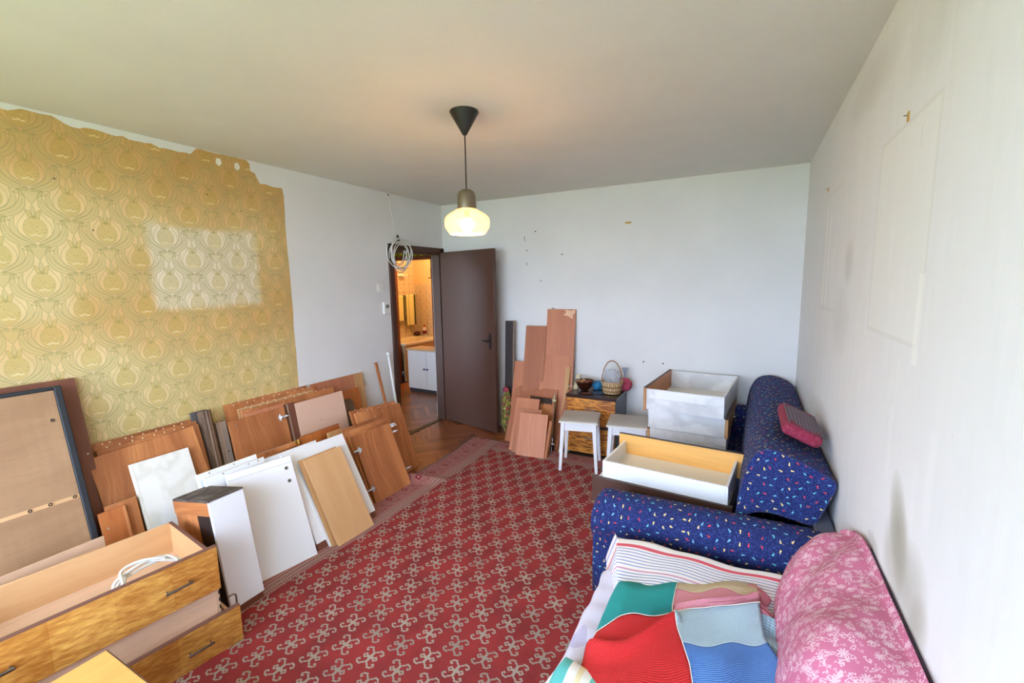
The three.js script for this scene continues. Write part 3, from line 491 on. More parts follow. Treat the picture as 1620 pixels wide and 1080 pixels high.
// fluted post and grey post
{
  const o = lean('fluted_post', 'dark fluted wooden post leaning on the wallpaper between two board stacks', 'post', -2.985, -3.165, 0.842, -1.525, -1.62, { mat: null, extra(g, w, h) {
    const pts = []; for (let i = 0; i <= 24; i++) { const a = Math.PI * (1 - i / 24), r = 0.038 * (1 + 0.07 * Math.cos(i * Math.PI / 2)); pts.push([0.06 + Math.cos(a) * r, Math.sin(a) * r]); } pts.push([0.098, -0.016], [0.022, -0.016]);
    obj('moulding', uvm(prism(pts.map(([a, b]) => [a, -b]), h).rotateX(-Math.PI / 2), 'y', 0.6), M.post, g);
    obj('back_slat', bb(-0.005, 0.09, 0, h + 0.006, -0.04, -0.017, 0.002, 'y', 0.6), std({ color: hex(88, 84, 86), roughness: 0.7 }), g); } });
  lean('pale_post', 'pale beige batten leaning between the fluted post and the teak door', 'post', -3.0, -3.15, 0.745, -1.645, -1.71, { t: 0.04, mat: M.greyPost, size: 0.5, extra(g, w, h) { obj('side_strip', bb(0.024, 0.028, 0, h, 0, 0.002, 0), M.pinkBeige, g); for (const y of [0.3, 0.42, 0.55]) { const s = obj('screw', screwG, M.darkEdge, g); s.position.set(0.045, y, 0); } } });
}
// second stack
const G2 = 0;
lean('teak_board', 'rearmost long dowelled board of the middle stack on the edge of the wallpaper', 'board', -3.04, -3.197, 0.838, -1.735, -2.4, { dowels: 10, mat: M.teak2 });
lean('teak_board', 'second long dowelled board from the wall in the middle stack', 'board', -3.015, -3.172, 0.822, -1.745, -2.46, { dowels: 9, mat: M.teak });
lean('teak_board', 'third board from the wall in the middle stack, with a pale chipped top edge', 'board', -2.99, -3.146, 0.797, -1.8, -2.42, { dowels: 9, mat: M.beechDark, edge: M.edgeCream });
lean('teak_board', 'fourth board from the wall in the middle stack, with many dowels', 'board', -2.965, -3.12, 0.79, -1.81, -2.6, { dowels: 10, mat: M.teak });
lean('rose_board', 'long pinkish brown board just behind the teak door with the round hinge', 'board', -2.935, -3.094, 0.772, -1.815, -2.12, { mat: M.rose });
lean('teak_door', 'teak cupboard door with one round chrome hinge at its upper right corner', 'cupboard door', -2.895, -3.066, 0.75, -1.682, -2.093, { hinges: [[0.36, 0.7, 1, 0]], screws: [[0.04, 0.73]] });
lean('edge_board', 'narrow dark brown board with a pale front edge beside the teak door', 'board', -2.915, -3.085, 0.76, -2.105, -2.2, { t: 0.016, mat: M.mahog, extra(o, w, h) { obj('pale_strip', bb(0.018, 0.03, 0, h, 0, 0.003, 0.001), M.greyPost, o); } });
lean('hardboard_sheet', 'pinkish hardboard sheet with scratches leaning between the teak doors', 'panel', -2.925, -3.068, 0.752, -2.185, -2.645, { t: 0.006, mat: M.hardboard, size: 0.8, extra(o) { for (const [x, y, r] of [[0.3, 0.42, 0.6], [0.24, 0.36, -0.4], [0.34, 0.5, 0.3], [0.12, 0.34, 0.8], [0.36, 0.62, -0.2], [0.2, 0.58, 0.5]]) { const s = obj('scratch', bx(0.016, 0.003, 0.0006, 0, 0, 0.0003, 0), M.darkEdge, o); s.position.set(x, y, 0); s.rotation.z = r; } } });
lean('partition_board', 'long pinkish brown board with a pale right end against the white wall left of the lath', 'board', -3.06, -3.182, 0.84, -2.43, -2.985, { mat: M.rose2, dowels: 6, extra(o, w, h) { obj('pale_end', bb(w - 0.105, w + 0.001, 0, h, 0.0004, 0.0022, 0.0006, 'y', 0.5), M.beechDark, o); const g = obj('cam_fitting', cyl(0.007, 0.007, 0.02, 0, 0, 0.01, 12, 'z'), M.chrome, o); g.position.set(w - 0.005, h - 0.13, 0); } });
{
  lean('arched_board', 'orange brown board with an arched cut-out behind the hardboard sheet', 'board', -2.99, -3.138, 0.722, -2.42, -2.894, { mat: null, extra(o, w, h) {
    const hole = []; const x0 = 0.1, x1 = w - 0.075, y0 = 0.28, y1 = h - 0.075; for (const p of [[x0, y0], [x0, y1], [x1 - 0.05, y1], [x1 - 0.02, y1 - 0.015], [x1, y1 - 0.05], [x1, y0]]) hole.push(p);
    obj('panel', uvm(prism([[0, 0], [0, h], [w, h], [w, 0]], 0.018, 0.0012, [hole]).translate(0, 0, -0.018), 'y', 1), std({ map: T.teak, color: hex(236, 206, 150), roughness: 0.5 }), o); obj('shade_sheet', bb(0.06, w - 0.05, 0.24, h - 0.05, -0.021, -0.0185, 0), std({ color: hex(116, 92, 78), roughness: 0.8 }), o); } });  // dark sheet behind the arch stands in for the shadow inside
}
// two brown boards behind the teak door stack, in front of the white wall
lean('teak_board', 'rear board of the pair low on the white wall under the wooden lath', 'board', -2.62, -2.875, 0.62, -2.5, -3.03, { yb: -0.02, ya: 0.02, mat: M.teak2, dowels: 5 });
lean('teak_board', 'front board of the pair low on the white wall, dotted with dowels', 'board', -2.59, -2.845, 0.6, -2.52, -3.06, { yb: -0.03, ya: 0.015, mat: M.teak, dowels: 6, screws: [[0.1, 0.56], [0.2, 0.57], [0.3, 0.6]] });
// stack of four teak cupboard doors by the doorway
const doorAt = (i, off, z0, z1, hh) => ({ A: [-2.42 - off, 0, z0], B: [-2.405 - off, 0, z1], T: [-2.634 - off * 1.02, 0.49, z0], H: hh });
board('teak_door', 'front teak door of the stack by the doorway, with chrome hinges on its left edge', 'cupboard door', { ...doorAt(0, 0, -2.335, -2.719, 0.545), hinges: [[0.02, 0.43, -1], [0.02, 0.12, -1]], screws: [[0.36, 0.03]] });
board('teak_door', 'second teak door of the stack by the doorway, with hinges on its right edge', 'cupboard door', { ...doorAt(1, 0.03, -2.325, -2.735, 0.55), mat: M.teak2, hinges: [[0.395, 0.45, 1, -0.006], [0.4, 0.12, 1, -0.006]] });
board('teak_door', 'third teak door of the stack by the doorway', 'cupboard door', { ...doorAt(2, 0.062, -2.32, -2.77, 0.575), mat: M.teak, hinges: [[0.43, 0.5, 1, -0.006]] });
board('teak_door', 'rearmost teak door of the stack by the doorway, reaching furthest right', 'cupboard door', { ...doorAt(3, 0.094, -2.32, -2.81, 0.59), mat: M.teak2, hinges: [[0.472, 0.47, 1, -0.006]] });
// lath and white pipe beside the doorway
lean('wooden_lath', 'thin teak lath leaning on the white wall left of the doorway', 'lath', -2.97, -3.197, 0.9, -3.18, -3.205, { t: 0.016, mat: M.teak });
{
  const o = thing('curtain_rod', 'white curtain rod with a rounded end leaning beside the brown door frame', 'rod', [-3.1, 0, -3.4]);
  const L = 0.965; obj('rod', cyl(0.013, 0.013, L, 0, L / 2, 0, 14), M.plastic, o); obj('end_cap', lathe([[0, 0], [0.018, 0], [0.02, 0.02], [0.016, 0.034], [0, 0.04]], 16).translate(0, L - 0.02, 0), M.plastic, o);
  o.rotation.set(0.05, 0, 0.09);
}
// brown boards behind the white panels
lean('brown_board', 'brown board with a pale top edge and a brass hinge behind the rear white panels', 'board', -2.63, -2.785, 0.567, -1.665, -2.0, { t: 0.02, mat: M.teak, edge: M.greyPost, extra(o, w, h) { const g = obj('hinge', [bx(0.03, 0.03, 0.01, 0, 0, 0, 0.002), cyl(0.006, 0.006, 0.036, 0.01, 0, 0.006, 10)], M.brass, o); g.position.set(w - 0.03, h - 0.01, 0.006); } });
lean('brown_board', 'plain teak board peeping out just above the rear white panels', 'board', -2.6, -2.75, 0.55, -1.68, -1.97, { mat: M.teak2 });
lean('brown_board', 'ochre brown board behind the taller white panel, topmost of the three there', 'board', -2.65, -2.8, 0.577, -2.02, -2.36, { t: 0.02, mat: std({ map: T.teak, color: hex(236, 206, 150), roughness: 0.5 }), edge: M.mahog });
lean('brown_board', 'small light wood board end right behind the top corner of the white panel', 'board', -2.585, -2.735, 0.56, -2.2, -2.33, { mat: M.beechDark });
// cream-edged boards behind the front white panel
lean('cream_board', 'rear cream edged white board behind the tall box, with screw holes along its top', 'board', -2.45, -2.69, 0.612, -1.28, -1.62, { t: 0.03, mat: M.white, edge: M.edgeCream, screws: [[0.06, 0.645], [0.2, 0.645]] });
lean('cream_board', 'front cream edged white board behind the tall box, lower than the rear one', 'board', -2.41, -2.645, 0.595, -1.29, -1.64, { t: 0.02, mat: M.white, edge: M.edgeCream, screws: [[0.1, 0.63], [0.25, 0.63], [0.31, 0.63]] });
// white panels
const plinth = (o, w, h, t) => obj('plinth', bb(0, w, -0.062, 0.004, -t - 0.012, -t * 0.4, 0.001), M.redBrown, o);
board('white_board', 'largest white panel in front, with two round bolt holes near its top right corner', 'panel', { A: [-2.345, 0, -1.335], B: [-2.278, 0, -1.697], T: [-2.606, 0.58, -1.36], H: 0.642, t: 0.02, mat: M.white, extra(o, w, h, t) {
  obj('scribed_line', bb(0.002, w - 0.002, h - 0.04, h - 0.039, 0, 0.0005, 0), M.darkEdge, o);
  for (const [x, y] of [[w - 0.042, h - 0.07], [w - 0.044, h - 0.15]]) { const g = obj('bolt_hole', [new THREE.TorusGeometry(0.0085, 0.0025, 8, 16), cyl(0.0075, 0.0075, 0.001, 0, 0, 0.0004, 14, 'z')], M.steel, o); g.position.set(x, y, 0.0008); }
} });
board('white_board', 'white panel with a brown plinth standing behind the light wood boards', 'panel', { A: [-2.313, 0.05, -1.72], B: [-2.294, 0.05, -2.2], T: [-2.612, 0.575, -1.8], H: 0.605, t: 0.018, mat: M.white, extra: plinth });
board('white_board', 'rear white panel of which only the upper edge shows above the others', 'panel', { A: [-2.41, 0, -1.46], B: [-2.4, 0, -2.02], T: [-2.655, 0.575, -1.5], H: 0.628, t: 0.018, mat: M.white });
board('white_lath', 'narrow white lath leaning between the two white panels', 'lath', { A: [-2.27, 0, -1.785], B: [-2.27, 0, -1.806], T: [-2.598, 0.555, -1.81], H: 0.645, t: 0.012, mat: M.white });
// two light-wood boards
board('beech_board', 'front light wood board leaning on the white panel, nearest the carpet', 'board', { A: [-2.223, 0.008, -1.814], B: [-2.215, 0.008, -2.104], T: [-2.512, 0.524, -1.822], H: 0.595, t: 0.018, mat: M.beech, extra(o, w, h) { obj('edge_band', bb(w - 0.0004, w + 0.0012, 0, h, -0.018, 0, 0), M.beechDark, o); } });
board('beech_board', 'second light wood board just behind the front one, showing its left edge', 'board', { A: [-2.255, 0.008, -1.796], B: [-2.247, 0.008, -2.085], T: [-2.535, 0.52, -1.802], H: 0.59, t: 0.018, mat: M.beechDark });

// ------------------------------------------------------------------ tall narrow box
{
  const A = V3(-2.208, 0, -1.14), B = V3(-2.21, 0, -1.312);
  const dusty = std({ map: dtex(512, 512, (u, v) => { const n = fbm(u, v, 8, 8, 700, 5), k = hash(Math.floor(u * 300), Math.floor(v * 300), 4); return mix3([74, 62, 56], [150, 140, 132], clamp((n - 0.35) * 1.6) * 0.8 + (k > 0.985 ? 0.5 : 0)); }), roughness: 0.9 });
  board('tall_box', 'tall narrow box standing on end, white front, brown side and dusty dark top', 'box', { A: [A.x, A.y, A.z], B: [B.x, B.y, B.z], T: [-2.318, 0.6, -1.14], H: 0.61, mat: null, extra(o, w, h) {
    const d = 0.34, b = 0.045;
    obj('front_panel', bb(0, w, b, h, -0.018, 0, 0.0015), M.white, o); obj('plinth', bb(0.004, w - 0.004, 0, b, -0.03, -0.006, 0.001), M.redBrown, o);
    obj('side_panel', bb(0, 0.016, 0, h - 0.006, -d, -0.018, 0.001, 'y', 0.8), M.teak2, o); obj('side_panel', bb(w - 0.016, w, 0, h - 0.006, -d, -0.018, 0.001, 'y', 0.8), M.teak2, o);
    obj('top_rail', bb(-0.004, 0.002, h - 0.075, h - 0.006, -d, -0.018, 0.001, 'z', 0.8), M.teak, o);
    obj('dark_patch', bb(-0.0015, 0.002, 0.02, h - 0.077, -0.13, -0.018, 0), M.dark, o); obj('back_panel', bb(0.016, w - 0.016, 0, h - 0.006, -d, -d + 0.008, 0), M.teak2, o);
    obj('top_panel', bb(-0.002, w + 0.001, h - 0.006, h + 0.006, -d - 0.002, 0, 0.001, 'x', 0.4), dusty, o);
  } });
}

// ------------------------------------------------------------------ drawers: front faces local +z, width along x, origin at the middle of the bottom
const barHandle = (L) => merge([bx(L, 0.011, 0.007, 0, 0, 0.022, 0.003), cyl(0.0035, 0.0035, 0.022, -L * 0.4, 0, 0.011, 8, 'z'), cyl(0.0035, 0.0035, 0.022, L * 0.4, 0, 0.011, 8, 'z')].map((g) => uvm(g)));
function drawer(name, label, { pos, turn, w, d, h, front, sideM = M.beech, bottomM = M.beech, backM, handles = [], handleL = 0.11, group, ledge, tilt = 0, edgeTop }) {
  const o = thing(name, label, 'drawer', pos, turn, group); o.rotation.set(0, turn, tilt, 'YXZ');
  const t = 0.014;
  for (const s of [-1, 1]) { const p = obj('side_panel', bb(s * (w / 2 - t), s * w / 2, 0, h, -d / 2, d / 2 - 0.010, 0.0015, 'z', 0.9), sideM, o); if (ledge) obj('runner', bb(s * w / 2, s * (w / 2 + 0.007), h * 0.56, h * 0.99, -d / 2, d / 2 - 0.03, 0.0015), sideM, p); if (edgeTop) obj('edge_band', bb(s * (w / 2 - t - 0.0006), s * (w / 2 + 0.0006), h - 0.001, h + 0.0012, -d / 2, d / 2 - 0.010, 0), edgeTop, p); }
  obj('back_panel', bb(-w / 2 + t, w / 2 - t, 0, h, -d / 2, -d / 2 + t, 0.0015, 'x', 0.9), backM || sideM, o);
  obj('bottom_panel', bb(-w / 2 + t, w / 2 - t, 0.008, 0.014, -d / 2 + t, d / 2 - 0.010, 0, 'x', 0.9), bottomM, o);
  if (front) {
    const f = new THREE.Group(); f.name = 'front'; o.add(f);
    obj('front_panel', bb(-w / 2 - front.over, w / 2 + front.over, front.y0, front.y1, d / 2 - 0.006, d / 2 + 0.012, 0.0015, 'x', front.size || 0.8), front.mat, f);
    obj('inner_face', bb(-w / 2 - front.over, w / 2 + front.over, front.y0, front.y1, d / 2 - 0.010, d / 2 - 0.0062, 0.001, 'x', 0.8), front.inner || sideM, f);
    obj('edge_band', bb(-w / 2 - front.over - 0.0005, w / 2 + front.over + 0.0005, front.y1 - 0.0004, front.y1 + 0.002, d / 2 - 0.0105, d / 2 + 0.0125, 0), front.edge || M.redEdge, f);
    for (const x of handles) { const g = obj('handle', barHandle(handleL), M.steel, f); g.position.set(x, (front.y0 + front.y1) / 2 + (front.hy || 0), d / 2 + 0.012); g.rotation.z = front.hr || 0; }
  }
  return o;
}
{
  const turn = Math.PI / 2 - 0.123;    // fronts face the carpet
  const along = V3(-0.123, 0, 0.992), outw = V3(0.992, 0, 0.123), right = V3(-2.072, 0, -1.025);
  const at = (len, d, y, e = 0, f = 0) => { const c = right.clone().addScaledVector(along, len / 2 - e).addScaledVector(outw, -d / 2 + f); return [c.x, y, c.z]; };
  drawer('drawer_box', 'bottommost golden veneered drawer on the carpet, its front pushed furthest right', { pos: at(0.84, 0.46, 0.0, 0.05, 0.02), turn, w: 0.84, d: 0.46, h: 0.13, sideM: M.pinkBeige, front: { over: 0.012, y0: 0.0, y1: 0.184, mat: M.veneer, size: 0.55 }, handles: [0.26, -0.26], handleL: 0.1 });
  const mid = drawer('drawer_box', 'middle drawer of the stack turned round, its pale back towards the carpet', { pos: at(0.82, 0.46, 0.135, 0, -0.01), turn: turn + Math.PI, w: 0.82, d: 0.46, h: 0.165, sideM: M.pinkBeige, backM: M.pinkBeige, front: { over: 0.01, y0: 0, y1: 0.165, mat: M.veneer, size: 0.55 } });
  for (let i = 0; i < 4; i++) obj('dovetail', bb(-0.4105, -0.404, 0.02 + i * 0.036, 0.038 + i * 0.036, -0.2315, -0.222, 0), M.dark, mid);
  drawer('drawer_box', 'topmost golden veneered long drawer, open and holding a coil of white cable', { pos: at(0.83, 0.49, 0.305), turn, w: 0.815, d: 0.49, h: 0.165, sideM: M.beech, bottomM: M.pinkBeige, edgeTop: M.redEdge, front: { over: 0.008, y0: -0.005, y1: 0.197, mat: M.veneer, size: 0.55, inner: M.beechDark, hr: 0.04 }, handles: [0.26, -0.26], handleL: 0.1 });
  // dark stain spots lying in the drawer: a knot plug
  const c = V3(-2.27, 0, -0.79), plug = obj('knot_plug', cyl(0.012, 0.012, 0.002, c.x, 0.3205, c.z + 0.06, 14), M.dark); tag(plug, 'small dark round plug on the floor of the open long drawer', 'plug');
  // coil of white cable
  const coil = []; for (let i = 0; i <= 90; i++) { const a = i / 90 * Math.PI * 2 * 3.6, r = 0.09 + 0.012 * Math.sin(i * 0.9); coil.push([-2.2 + Math.cos(a) * r * 0.8, 0.345 + 0.012 * (i / 90) * 3 + 0.055 * (1 - Math.cos(a * 1.02)), -0.84 + Math.sin(a) * r * 1.35]); }
  const cc = obj('cable_coil', tube(coil, 0.0062, 260, 8), M.cable); tag(cc, 'coil of white cable lying in the topmost long drawer', 'cable');
  const bk = obj('shelf_bracket', [bb(-2.24, -2.13, 0.322, 0.335, -0.74, -0.7, 0.001), bb(-2.14, -2.13, 0.322, 0.41, -0.74, -0.7, 0.001)], M.redBrown); tag(bk, 'small brown bracket beside the cable in the open long drawer', 'bracket');
  // upright hook handle at the right end of the lowest drawer
  const hk = obj('metal_hook', tube([[-2.07, 0.1, -1.085], [-2.066, 0.21, -1.087], [-2.066, 0.225, -1.084], [-2.068, 0.23, -1.072], [-2.07, 0.228, -1.055]], 0.004, 24, 8), M.steel); tag(hk, 'bent grey metal hook rising at the right end of the lowest long drawer', 'hook');
  // low cabinet at the bottom left corner of the picture
  const lc = thing('low_cabinet', 'low wooden cabinet with a light orange wood top in the near left corner', 'cabinet', [-1.7, 0, -0.29]);
  obj('body', bb(-0.225, 0.22, 0, 0.385, -0.28, 0.25, 0.002), M.mahog, lc); obj('top', bb(-0.235, 0.235, 0.385, 0.4, -0.285, 0.26, 0.002, 'z', 0.8), M.orange, lc); obj('edge_band', bb(-0.235, 0.235, 0.386, 0.3995, -0.288, -0.285, 0), M.brown, lc);
}

// ------------------------------------------------------------------ boards by the back wall (left of the chest)
const back = (name, label, x0, x1, zf, zt, yt, o = {}) => board(name, label, 'board', { A: [x0, o.ya || 0, zf], B: [x1, o.yb || 0, zf + (o.dz || 0)], T: [x0 + (o.tx || 0), yt, zt], ...o });
back('dark_board', 'dark narrow board standing upright right behind the open door', -2.33, -2.23, -4.2, -4.27, 1.24, { mat: M.dark, t: 0.03, extra(o, w, h) { obj('pale_edge', bb(w - 0.004, w + 0.001, 0, h, -0.03, 0.0005, 0), M.greyPost, o); } });
back('rose_board', 'tall board with a torn corner, rightmost and highest of those on the back wall', -1.862, -1.548, -4.16, -4.345, 1.37, { mat: M.rose, extra(o, w, h) {
  obj('torn_patch', prism([[w - 0.12, h - 0.005], [w - 0.1, h - 0.03], [w - 0.13, h - 0.06], [w - 0.08, h - 0.07], [w - 0.03, h - 0.1], [w - 0.028, h - 0.06], [w - 0.003, h - 0.03], [w - 0.003, h - 0.006], [w - 0.05, h - 0.014]], 0.0008).translate(0, 0, 0.0001), M.pinkBeige, o);
  const g = obj('cam_fitting', cyl(0.014, 0.014, 0.012, 0.06, h + 0.006, -0.009, 12), M.steel, o); } });
back('rose_board', 'pale pinkish board reaching second highest, left of the tall torn one', -2.1, -1.86, -4.1, -4.315, 1.19, { mat: M.rose2, t: 0.016 });
back('rose_board', 'lower left board of the wide pair in front of the tall torn one', -2.225, -1.9, -4.07, -4.285, 0.8, { mat: M.rose });
back('rose_board', 'right board of middle height covering the lower part of the tall torn one', -1.9, -1.588, -4.06, -4.28, 0.895, { mat: M.rose });
back('rose_board', 'narrow board edge on, right of the middle height board', -1.62, -1.572, -4.03, -4.25, 0.79, { mat: M.beechDark, t: 0.05 });
back('rose_board', 'leaning board with dowels in its top edge behind the low front panels', -2.205, -1.7, -3.97, -4.225, 0.55, { mat: M.rose2, dowels: 5, dz: 0.04 });
back('rose_board', 'low board with a black mould stain along its top, behind the front panels', -1.99, -1.67, -3.87, -4.1, 0.48, { mat: M.teak2, dz: 0.02, t: 0.02, extra(o, w, h) { const q = []; for (let i = 0; i <= 16; i++) q.push([0.02 + (w - 0.06) * i / 16, h - 0.002]); for (let i = 16; i >= 0; i--) q.push([0.02 + (w - 0.06) * i / 16, h - 0.05 - 0.035 * hash(i, 4, 2)]); obj('mould_stain', prism(q, 0.0006), std({ color: hex(58, 46, 42), roughness: 1 }), o); } });
back('rose_board', 'rear one of the low pinkish front panels, cut off by the one in front', -2.03, -1.78, -3.735, -3.955, 0.49, { mat: M.rose, dz: -0.01 });
back('rose_board', 'low pinkish panel between the front one and the rear one', -1.98, -1.72, -3.69, -3.88, 0.405, { mat: M.rose2, dz: -0.02 });
back('rose_board', 'front low pinkish panel standing nearest the carpet field', -1.905, -1.62, -3.637, -3.79, 0.39, { mat: M.rose, dz: -0.03 });
back('rose_board', 'narrow low board peeping out right of the front low panel', -1.63, -1.6, -3.68, -3.83, 0.33, { mat: M.teak2, t: 0.05 });
board('cream_lath', 'pale cream lath standing upright left of the chest of drawers', 'lath', { A: [-1.565, 0, -3.88], B: [-1.525, 0, -3.87], T: [-1.66, 0.72, -4.24], H: 0.8, t: 0.02, mat: M.edgeCream });
board('rose_lath', 'slim pinkish lath leaning left of the cream lath', 'lath', { A: [-1.63, 0, -3.93], B: [-1.592, 0, -3.92], T: [-1.7, 0.56, -4.19], H: 0.62, t: 0.02, mat: M.rose2 });
{
  const o = thing('furniture_rod', 'thin metal rod with chrome hinge fittings between the low panels and cream lath', 'rod', [-1.6, 0, -3.8]);
  obj('rod', cyl(0.005, 0.005, 0.55, 0, 0.275, 0, 10), M.steel, o);
  for (const y of [0.1, 0.53]) { const g = obj('hinge', hingeG, M.chrome, o); g.position.set(0, y, 0.006); g.rotation.z = 1.4; }
  o.rotation.set(-0.42, 0, 0.1);
}
{ // bundle in a flowered bag between door and boards
  const g = new THREE.SphereGeometry(0.1, 28, 24).scale(0.62, 2.5, 0.7), p = g.attributes.position; for (let i = 0; i < p.count; i++) { const y = p.getY(i), k = 1 + 0.1 * Math.sin(y * 24 + p.getX(i) * 30); p.setXYZ(i, p.getX(i) * k, Math.max(-0.245, y), p.getZ(i) * k); } g.computeVertexNormals();
  const m = std({ map: ctex(256, 256, (c, w, h) => { c.fillStyle = 'rgb(120,118,52)'; c.fillRect(0, 0, w, h); for (let i = 0; i < 320; i++) { c.fillStyle = ['rgb(70,76,34)', 'rgb(168,156,70)', 'rgb(196,170,110)', 'rgb(92,62,40)', 'rgb(150,60,66)'][i % 5]; c.beginPath(); c.ellipse(rnd() * w, rnd() * h, 9, 5, rnd() * 3, 0, 7); c.fill(); } }), roughness: 0.9 });
  const b = thing('cloth_bag', 'green and yellow flowered cloth bundle squeezed between open door and boards', 'bag', [-2.275, 0, -4.17]);
  obj('bundle', g.translate(0, 0.245, 0), m, b); obj('tied_top', new THREE.SphereGeometry(0.04, 18, 12).scale(0.9, 0.8, 0.8).translate(-0.01, 0.495, 0), std({ color: hex(150, 56, 74), roughness: 0.8 }), b);
}

// ------------------------------------------------------------------ chest of drawers
{
  const o = thing('chest_of_drawers', 'small dark chest with two flame figured drawers and a glossy dark top', 'chest', [-1.255, 0, -4.15], 0.0);
  const w = 0.235, d = 0.215, h = 0.59;
  obj('side_panel', bb(-w, -w + 0.018, 0, h - 0.03, -d, d - 0.02, 0.002), M.bluegrey, o); obj('side_panel', bb(w - 0.018, w, 0, h - 0.03, -d, d - 0.02, 0.002), M.bluegrey, o);
  obj('back_panel', bb(-w, w, 0.02, h - 0.03, -d, -d + 0.006, 0), M.dark, o); obj('bottom_panel', bb(-w, w, 0.02, 0.04, -d, d - 0.02, 0), M.dark, o);
  obj('top_panel', bb(-w - 0.01, w + 0.01, h - 0.03, h, -d - 0.004, d + 0.006, 0.004), phy({ color: hex(46, 30, 28), roughness: 0.22 }), o);
  obj('divider', bb(-w + 0.005, w - 0.005, 0.275, 0.3, -d, d - 0.012, 0.001), M.dark, o);
  for (const [a, b] of [[0.025, 0.273], [0.302, 0.556]]) { const f = obj('drawer_front', bb(-w + 0.002, w - 0.002, a, b, d - 0.02, d, 0.002, 'x', 0.45), M.tiger, o); const k = obj('handle', barHandle(0.11), M.steel, f); k.position.set(0, (a + b) / 2 + 0.03, d); }
}
{
  const wick = std({ map: dtex(256, 128, (u, v) => { const a = Math.floor(u * 32), r = Math.floor(v * 10), s = (a + r) & 1, e = Math.sin((u * 32 % 1) * Math.PI) * Math.sin((v * 10 % 1) * Math.PI); return mix3([120, 88, 52], [226, 200, 158], clamp(e * (s ? 1.2 : 0.8))); }), roughness: 0.8 });
  const b = thing('wicker_basket', 'small wicker basket with a hoop handle holding clear plastic wrap on the chest', 'basket', [-1.1, 0.59, -4.11]);
  const wall = lathe([[0.0, 0.004], [0.075, 0.004], [0.082, 0.01], [0.092, 0.06], [0.1, 0.115], [0.097, 0.115], [0.088, 0.06], [0.078, 0.014], [0, 0.01]], 48), wp = wall.attributes.position;
  for (let i = 0; i < wp.count; i++) { const a = Math.atan2(wp.getZ(i), wp.getX(i)), k = 1 + 0.018 * Math.sin(a * 24); wp.setX(i, wp.getX(i) * k); wp.setZ(i, wp.getZ(i) * k); } wall.computeVertexNormals();
  obj('woven_wall', wall, wick, b);
  obj('rim', new THREE.TorusGeometry(0.099, 0.006, 8, 40).rotateX(Math.PI / 2).translate(0, 0.115, 0), std({ color: hex(196, 160, 110), roughness: 0.7 }), b);
  const hp = []; for (let i = 0; i <= 24; i++) { const a = Math.PI * i / 24; hp.push([Math.cos(a) * 0.1, 0.09 + Math.sin(a) * 0.225, 0]); } obj('hoop_handle', tube(hp, 0.0055, 40, 8), std({ color: hex(150, 112, 72), roughness: 0.6 }), b);
  const pg = new THREE.IcosahedronGeometry(0.085, 4), pp = pg.attributes.position; for (let i = 0; i < pp.count; i++) { const x = pp.getX(i), y = pp.getY(i), z = pp.getZ(i), k = 1 + 0.16 * Math.sin(x * 70 + y * 40) * Math.cos(z * 60 - y * 50) + 0.08 * Math.sin(y * 130); pp.setXYZ(i, x * k, y * k * 1.15, z * k); } pg.computeVertexNormals();
  const wrap = obj('plastic_wrap', pg.translate(-1.1, 0.735, -4.11), phy({ color: hex(236, 240, 246), transmission: 0.75, thickness: 0, roughness: 0.18 })); tag(wrap, 'crumpled clear plastic wrap bulging out of the wicker basket', 'plastic wrap');
  const bw = thing('glass_bowl', 'dark amber glass bowl of odds and ends left on the chest', 'bowl', [-1.375, 0.59, -4.12]);
  obj('bowl', lathe([[0, 0.004], [0.035, 0.004], [0.04, 0.012], [0.075, 0.05], [0.1, 0.095], [0.103, 0.1], [0.096, 0.096], [0.07, 0.056], [0.035, 0.02], [0, 0.018]], 40), phy({ color: hex(64, 28, 14), roughness: 0.12, clearcoat: 1 }), bw);
  const nuts = [std({ color: hex(150, 100, 60), roughness: 0.7 }), std({ color: hex(190, 150, 100), roughness: 0.7 }), std({ color: hex(120, 60, 40), roughness: 0.6 })];
  for (let i = 0; i < 12; i++) { const a = i * 2.4, r = 0.018 + 0.05 * Math.sqrt(i / 12), o = obj('trinket', new THREE.SphereGeometry(0.016, 10, 8).scale(1.2, 0.8, 1), nuts[i % 3]); o.position.set(-1.375 + Math.cos(a) * r, 0.672 + 0.008 * Math.sin(i * 3), -4.12 + Math.sin(a) * r); o.rotation.set(i, i * 2, 0); tag(o, 'small brown trinket heaped in the amber glass bowl', 'trinket', 'trinkets in the amber bowl'); }
  const yarn = new THREE.SphereGeometry(0.068, 32, 24), yp = yarn.attributes.position; for (let i = 0; i < yp.count; i++) { const x = yp.getX(i), y = yp.getY(i), z = yp.getZ(i), k = 1 + 0.02 * Math.sin((x + y) * 320) + 0.02 * Math.sin((z - y) * 300); yp.setXYZ(i, x * k, y * k * 0.96, z * k); } yarn.computeVertexNormals();
  const yo = obj('yarn_ball', yarn, std({ color: hex(176, 66, 90), roughness: 1 })); yo.position.set(-1.01, 0.657, -4.24); tag(yo, 'pinkish red ball of yarn behind the wicker basket on the chest', 'yarn');
  const cup = thing('blue_dish', 'small blue plastic dish between bowl and wicker basket', 'dish', [-1.275, 0.59, -4.22]);
  obj('dish', lathe([[0, 0.003], [0.04, 0.003], [0.055, 0.05], [0.06, 0.075], [0.056, 0.075], [0.05, 0.05], [0.036, 0.01], [0, 0.01]], 30), phy({ color: hex(60, 140, 190), roughness: 0.3 }), cup);
  const ph = obj('phone', bx(0.075, 0.012, 0.13, 0, 0, 0, 0.005), std({ color: hex(70, 84, 104), roughness: 0.25 })); ph.position.set(-1.22, 0.597, -4.06); ph.rotation.y = -0.9; tag(ph, 'flat blue grey remote lying before the basket on the chest', 'remote');
